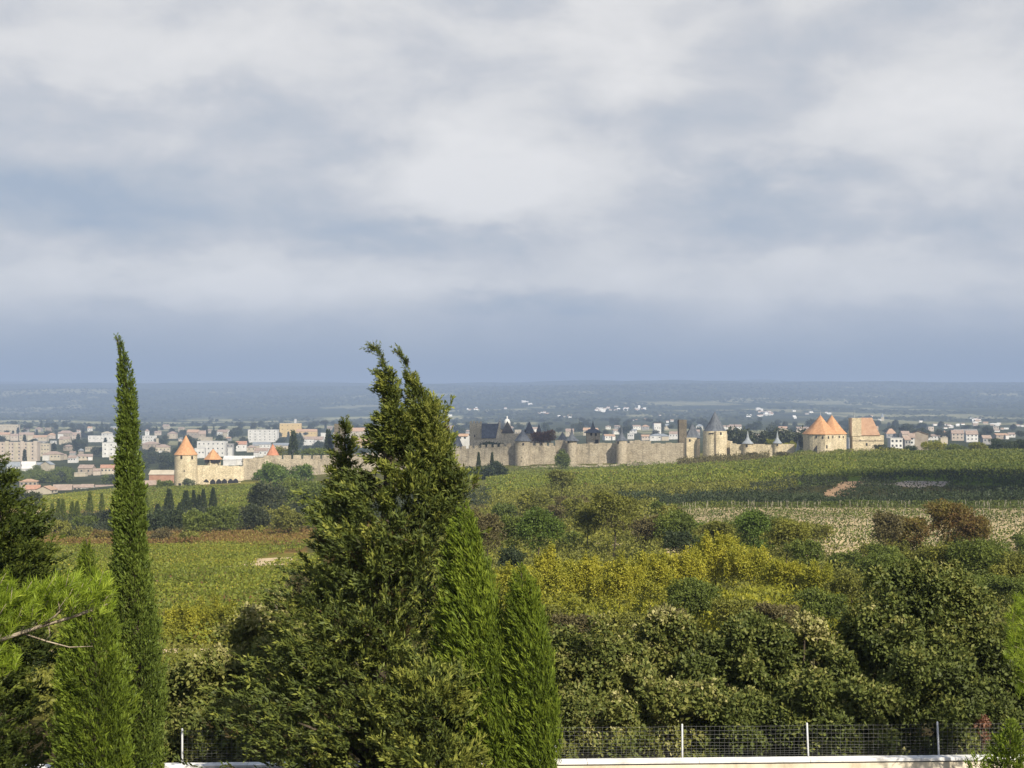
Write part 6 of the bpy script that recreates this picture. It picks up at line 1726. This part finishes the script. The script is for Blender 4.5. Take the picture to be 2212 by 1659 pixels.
# right of the square tower
H(1915, 1937, 926, 944, 'tan-roofed house right of the square cream tower', 'hip', R_GREY, TILE_TAN, 1, 2, roofh=.6)
H(1922, 1950, 946, 968, 'white-grey house with two dark windows right of the square tower', 'flat', R_WHITE, TILE_PALE, 2, 3, Y=1015)
H(1946, 1966, 931, 949, 'house with pale pinkish front behind the white-grey house', 'gable', R_PINK, TILE_PALE, 1, 3)
H(1952, 1966, 942, 962, 'dark-fronted house between two pale ones right of the square tower', 'gable', R_GREY, TILE_PALE, 1, 2, Y=1020)
H(1966, 1978, 936, 960, 'narrow white house with one window on the right', 'gable', R_WHITE, TILE_PALE, 2, 1, Y=1030)
H(1976, 2002, 931, 953, 'brown gable-fronted house on the right', 'gable', R_TAN, TILE_TAN, 1, 2, rz=1.3, dep=14, Y=1050)
H(2005, 2034, 938, 948, 'low white row house on the right', 'gable', R_WHITE, TILE_PALE, 1, 4)
H(2036, 2046, 930, 944, 'cream house with rounded top on the right', 'hip', R_CREAM, TILE_TAN, 1, 1)
H(2031, 2047, 945, 956, 'cream flat-topped house behind the yellow tree on the crest', 'flat', R_CREAM, TILE_PALE)
H(2057, 2084, 929, 949, 'grey-pink long house right of the rounded cream one', 'gable', R_PINK, TILE_PALE, 2, 3)
H(2088, 2114, 930, 952, 'whitish house with broken roofline on the right', 'gable', R_WHITE, TILE_PALE, 2, 3)
H(2056, 2112, 927, 933, 'long grey roof strip behind two houses on the right', 'flat', R_GREY)
H(2122, 2142, 940, 957, 'small grey house left of the dark oak', 'gable', R_GREY, TILE_PALE, 1, 2)
H(2150, 2178, 936, 946, 'dull house with tan roof above the dark oak', 'gable', R_TAN, TILE_TAN, 1, 2)

# the rest of the town: small houses half lost among trees, no one of which stands out
for (xa, xb, ya, yb_, num, lb, gr) in [
    (-5, 262, 926, 1000, 46, 'small pale house half lost among the trees at the far left of the town', 'small houses among the far left trees'),
    (298, 800, 924, 960, 44, 'small pale house half lost among the trees right of the slender cypress', 'small houses among the trees right of the slender cypress'),
    (955, 1540, 922, 940, 34, 'small pale house in the trees just above the middle ramparts', 'small houses above the middle ramparts'),
    (1560, 2200, 924, 950, 34, 'small pale house in the trees between the gate and the right edge', 'small houses at the right of the town'),
]:
    for q in range(num):
        x = random.uniform(xa, xb); y1 = random.uniform(ya, yb_); w_ = random.uniform(8, 19); h_ = random.uniform(5, 9.5)
        if any(x + w_ / 2 > a and x - w_ / 2 < b and y1 > c and y1 - h_ < d for a, b, c, d, e in RECTS): continue
        house(x - w_ / 2, x + w_ / 2, y1 - h_, y1, lb, random.choice(['gable', 'gable', 'hip', 'flat']), random.choice([R_WHITE, R_CREAM, R_CREAM, R_TAN, R_GREY, R_PINK]), random.choice([TILE_PALE, TILE_PALE, TILE_TAN, ZINC]), 1, random.choice([2, 3]), group=gr, roofh=random.uniform(.3, .5))

R_BRIGHT = surf('fresh_white_render', (0.76, 0.76, 0.75), (0.86, 0.86, 0.85), .25)
# far hill hamlets: houses of a few pixels, one mesh each
def tiny(x, y, w_, h_, wall, roof, label, group, Y=None):
    Y = Y or max(2600.0, hit(x, y + h_, 2600.0)); c = W(x, y + h_, Y); w = w_ / F * Y; h = h_ / F * Y; d = w * .6
    mb = MB(); he = h * .66
    mb.box(-w / 2, w / 2, -d / 2, d / 2, -12, he, 0)
    a, b = w / 2 + .4, d / 2 + .4
    mb.add([(-a, -b, he), (a, -b, he), (a, 0, h), (-a, 0, h), (a, b, he), (-a, b, he)], [(0, 1, 2, 3), (3, 2, 4, 5), (1, 4, 2), (0, 3, 5)], 1)
    o = mb.build('hamlet_house', [wall, roof], None, (c.x, c.y, c.z))
    o.rotation_euler = (0, 0, random.uniform(-.3, .3))
    tag(o, label, 'house', group)
    RECTS.append((x - w_ / 2, x + w_ / 2, y, y + h_, Y))


def hamlet(label, group, boxes, n, wsz=(5, 11), hsz=(3.2, 5.4), walls=None, Y=None):
    for i in range(n):
        x0, x1, y0, y1 = random.choice(boxes)
        tiny(random.uniform(x0, x1), random.uniform(y0, y1), random.uniform(*wsz), random.uniform(*hsz), random.choice(walls or [R_BRIGHT, R_BRIGHT, R_WHITE]), random.choice([TILE_PALE, R_BRIGHT, R_WHITE, TILE_TAN]), label, group, Y)


hamlet('tiny white house in the hill hamlet above the gatehouse spire', 'white houses of the hamlet above the gatehouse spire', [(1284, 1310, 880, 886), (1310, 1345, 876, 884), (1345, 1396, 874, 884)], 24)
hamlet('tiny white house scattered on the far slope behind the middle ramparts', 'white houses on the far slope behind the middle ramparts', [(1160, 1190, 888, 893), (1200, 1240, 895, 900), (1345, 1405, 903, 908), (1399, 1470, 894, 905), (1440, 1470, 905, 915), (1100, 1150, 865, 872)], 24, (5, 10), (3, 4.8))
hamlet('tiny white house in the hamlet on the far hill left of the gate', 'white houses of the hamlet left of the gate', [(1610, 1670, 894, 900), (1630, 1650, 880, 888), (1645, 1668, 886, 894)], 16)
hamlet('tiny white house dotted over the far slope around the gate roofs', 'white houses on the far slope around the gate roofs', [(1540, 1570, 900, 908), (1700, 1755, 884, 905), (1780, 1800, 888, 894), (1830, 1910, 896, 910), (1590, 1620, 894, 900)], 16, (5, 10), (3, 4.8))
hamlet('small white or peach house in the hamlet near the right edge', 'pale houses of the hamlet near the right edge', [(2095, 2115, 902, 908), (2100, 2140, 911, 917), (2135, 2172, 910, 922), (2150, 2172, 924, 929)], 22, (6, 13), (3.5, 6), [R_BRIGHT, R_WHITE, R_PINK])
hamlet('tiny pale house on the right-hand far slope between gate and hamlet', 'pale houses on the right-hand far slope', [(1945, 2020, 895, 915), (2065, 2082, 913, 917), (2180, 2212, 916, 926), (2020, 2060, 915, 925)], 12, (5, 10), (3, 4.5))
hamlet('tiny whitish house on the far slope at the right of the wind-swept cypress', 'whitish houses right of the wind-swept cypress', [(962, 985, 889, 898), (1000, 1100, 878, 884)], 8, (5, 10), (3, 4.8))
# landmark: white dome and a village spire
Y = 1900
p = W(1095.5, 920, Y); t = thing('domed_tower', 'far white domed tower with a small lantern above the castle roofs', 'tower', p)
u1 = 1 / F * Y
mb = MB(); mb.lathe([(7.0 * u1, -25), (7.0 * u1, 3 * u1), (7.6 * u1, 3.4 * u1)], 20); mb.build('tower_body', R_CREAM, t)
mb = MB(); mb.lathe([(7.2 * u1, 3.4 * u1), (7.0 * u1, 8 * u1), (5.6 * u1, 12 * u1), (3.2 * u1, 14.6 * u1), (1.6 * u1, 15.2 * u1)], 20); d_ = mb.build('dome', R_WHITE, t, smooth=True)
mb = MB(); mb.lathe([(1.6 * u1, 15.1 * u1), (1.7 * u1, 19 * u1), (0, 22 * u1)], 10); mb.build('lantern', R_WHITE, d_)
Y = 4200
p = W(1906, 908, Y); t = thing('village_church', 'pale church spire with a white nave on the far right slope', 'church', p); u1 = 1 / F * Y
mb = MB(); mb.box(-3 * u1, 3 * u1, -3 * u1, 3 * u1, -15, 7 * u1); mb.build('tower_body', R_CREAM, t)
mb = MB(); mb.lathe([(4 * u1, 7 * u1), (0, 17 * u1)], 8); mb.build('spire', ZINC, t)
mb = MB(); mb.box(-10 * u1, -3.1 * u1, -3 * u1, 3 * u1, -15, 3 * u1); mb.build('nave', R_WHITE, t)

# ------------------------------------------------------------------ trees of the town and plain
def proto(kind, mat):
    """one low, leafy tree mesh, about 10 m tall, two materials"""
    n = {'round': 560, 'oak': 640, 'cone': 420, 'pine': 420}[kind]
    if kind == 'cone':
        u = rng.random(n); th = rng.random(n) * 6.283; r = 1.5 * (1 - u) ** .7 * (0.7 + .4 * rng.random(n)) + .15
        P = np.stack([r * np.cos(th), r * np.sin(th), 0.6 + 10.5 * u], 1); N = unit(np.stack([np.cos(th), np.sin(th), np.full(n, 1.2)], 1))
    else:
        el = {'round': [(0, 0, 5.6, 3.6, 3.6, 3.8), (1.6, .4, 7.2, 2.2, 2.2, 2.2), (-1.8, -.5, 6.2, 2.2, 2.2, 2.4), (.3, -1.4, 4.2, 3.0, 2.6, 2.6)],
              'oak': [(0, 0, 4.4, 5.2, 4.6, 3.4), (3, 0, 4.2, 3.0, 3.0, 2.6), (-3, .5, 4.4, 3.0, 3.0, 2.8), (.6, -.8, 6.6, 2.6, 2.6, 2.0), (0, -1, 2.6, 4.6, 4, 2.4)],
              'pine': [(0, 0, 8.0, 4.2, 4.2, 1.7), (1.8, .3, 8.4, 2.2, 2.2, 1.4), (-2, -.4, 7.8, 2.4, 2.4, 1.4)]}[kind]
        P, N, k = clump_points(el, n, .5, .3)
    P, A, L, Wd, T, U = rosettes(P, N, np.full(n, .95), 2, .45 + .18 * rng.normal(size=n), .3, .62)
    me = leaf_mesh('crown_' + kind, P, A, L, Wd, T, mat, U)
    return me


PROTOS = [proto('round', L_FARDK), proto('oak', L_FARDK), proto('cone', L_DEEP), proto('round', L_DEEP), proto('pine', L_FARDK), proto('oak', L_GREEN), proto('round', L_GREEN)]
TRUNKM = {}
for me in PROTOS:
    me.materials.append(BARK)


TNAMES = ['rounded_tree', 'oak_tree', 'conifer_tree', 'dense_tree', 'umbrella_pine', 'broad_tree', 'leafy_tree']


def town_tree(x, yb, k, s, label, group, Y=None, force=False):
    Y = Y or max(985.0, hit(x, yb, 985.0))
    hpx = 10 * s / Y * F
    if not force:
        for a, b, c, d, yy in RECTS:
            if yy > Y and x + 4 > a and x - 4 < b and yb - hpx < c + (d - c) * .55 and yb > c + 2: return False
    g = ground(x, Y)
    o = link(TNAMES[k], PROTOS[k], None, g)
    o.scale = (s * random.uniform(.85, 1.25), s, s * random.uniform(.85, 1.15)); o.rotation_euler = (0, 0, random.uniform(0, 6.28))
    tag(o, label, 'tree', group)
    return True


def grove(label, group, box, n, ks, smin=.8, smax=1.5):
    c = 0
    for i in range(n * 6):
        if c >= n: break
        x = random.uniform(box[0], box[1]); y = random.uniform(box[2], box[3])
        c += town_tree(x, y, random.choice(ks), random.uniform(smin, smax), label, group)


grove('dark tree among the pale houses at the far left of the town', 'dark trees among the far left houses', (-30, 262, 924, 1002), 150, [0, 1, 1, 3, 0, 3, 4, 2], 1.0, 2.0)
grove('dark tree among the houses between the slender cypress and the wind-swept one', 'dark trees among the houses right of the slender cypress', (298, 800, 924, 985), 150, [0, 1, 3, 3, 2, 4], 1.0, 2.0)
grove('dark tree in the wood below the villas, left of the orange cone tower', 'dark trees below the villas left of the orange cone', (298, 400, 985, 1020), 46, [0, 3, 1], .9, 1.5)
grove('brownish tree in the row at the near side of the town', 'brownish trees in the row at the near side of the town', (20, 262, 1026, 1046), 44, [5, 6, 1, 5], .7, 1.1)
grove('dark tree on the skyline of the town behind the middle ramparts', 'dark trees behind the middle ramparts', (950, 1760, 918, 948), 110, [0, 1, 3, 4], 1.0, 2.0)
grove('dark tree among the houses right of the square cream tower', 'dark trees among the houses at the right', (1800, 2230, 918, 955), 80, [0, 3, 1, 4], .9, 1.7)
grove('small dark tree on the plain beyond the town', 'small dark trees on the plain beyond the town', (-20, 960, 908, 924), 60, [0, 1, 3], .9, 1.5)
for x, s in [(1690, 1.9), (1712, 1.8), (1735, 1.7), (1602, 2.0), (1588, 1.7), (1655, 1.5)]:
    town_tree(x, 950, 1, s, 'big dark spreading tree rising between the turrets and the gate', 'big dark trees between the turrets and the gate', Y=1010, force=True)
# far woods on the hills: uncountable
def far_wood():
    n = 26000
    Y = np.exp(rng.uniform(math.log(4200), math.log(11500), n)); p = rng.uniform(-150, 2360, n)
    X = (p - 1106) / F * Y
    k = (fbm(X / 300, Y / 500, 52, 3) > -0.02) | (Y > 8000)
    X, Y = X[k], Y[k]; n = len(X)
    z = gz(X, Y)
    A = unit(np.stack([rng.normal(size=n), rng.normal(size=n) * .3, np.full(n, 1.2)], 1))
    U = unit(np.stack([np.ones(n), rng.normal(size=n) * .4, np.zeros(n)], 1))
    L = rng.uniform(7, 13, n) * (Y / 6000) ** .4
    me = leaf_mesh('far_woods', np.stack([X, Y, z - 1], 1), A, L, L * rng.uniform(1.2, 2.6, n), .4 + .25 * rng.normal(size=n), L_FARDK, U)
    tag(link('far_woods', me), 'dark woods covering the far hills', 'woods', kind='stuff')


far_wood()

seen = {}
for o in col.objects:
    if o.parent is None and o.get('label'):
        if o['label'] in seen and not (o.get('group') and seen[o['label']] == o.get('group')): print('DUP LABEL', o.name, o['label'])
        seen[o['label']] = o.get('group')
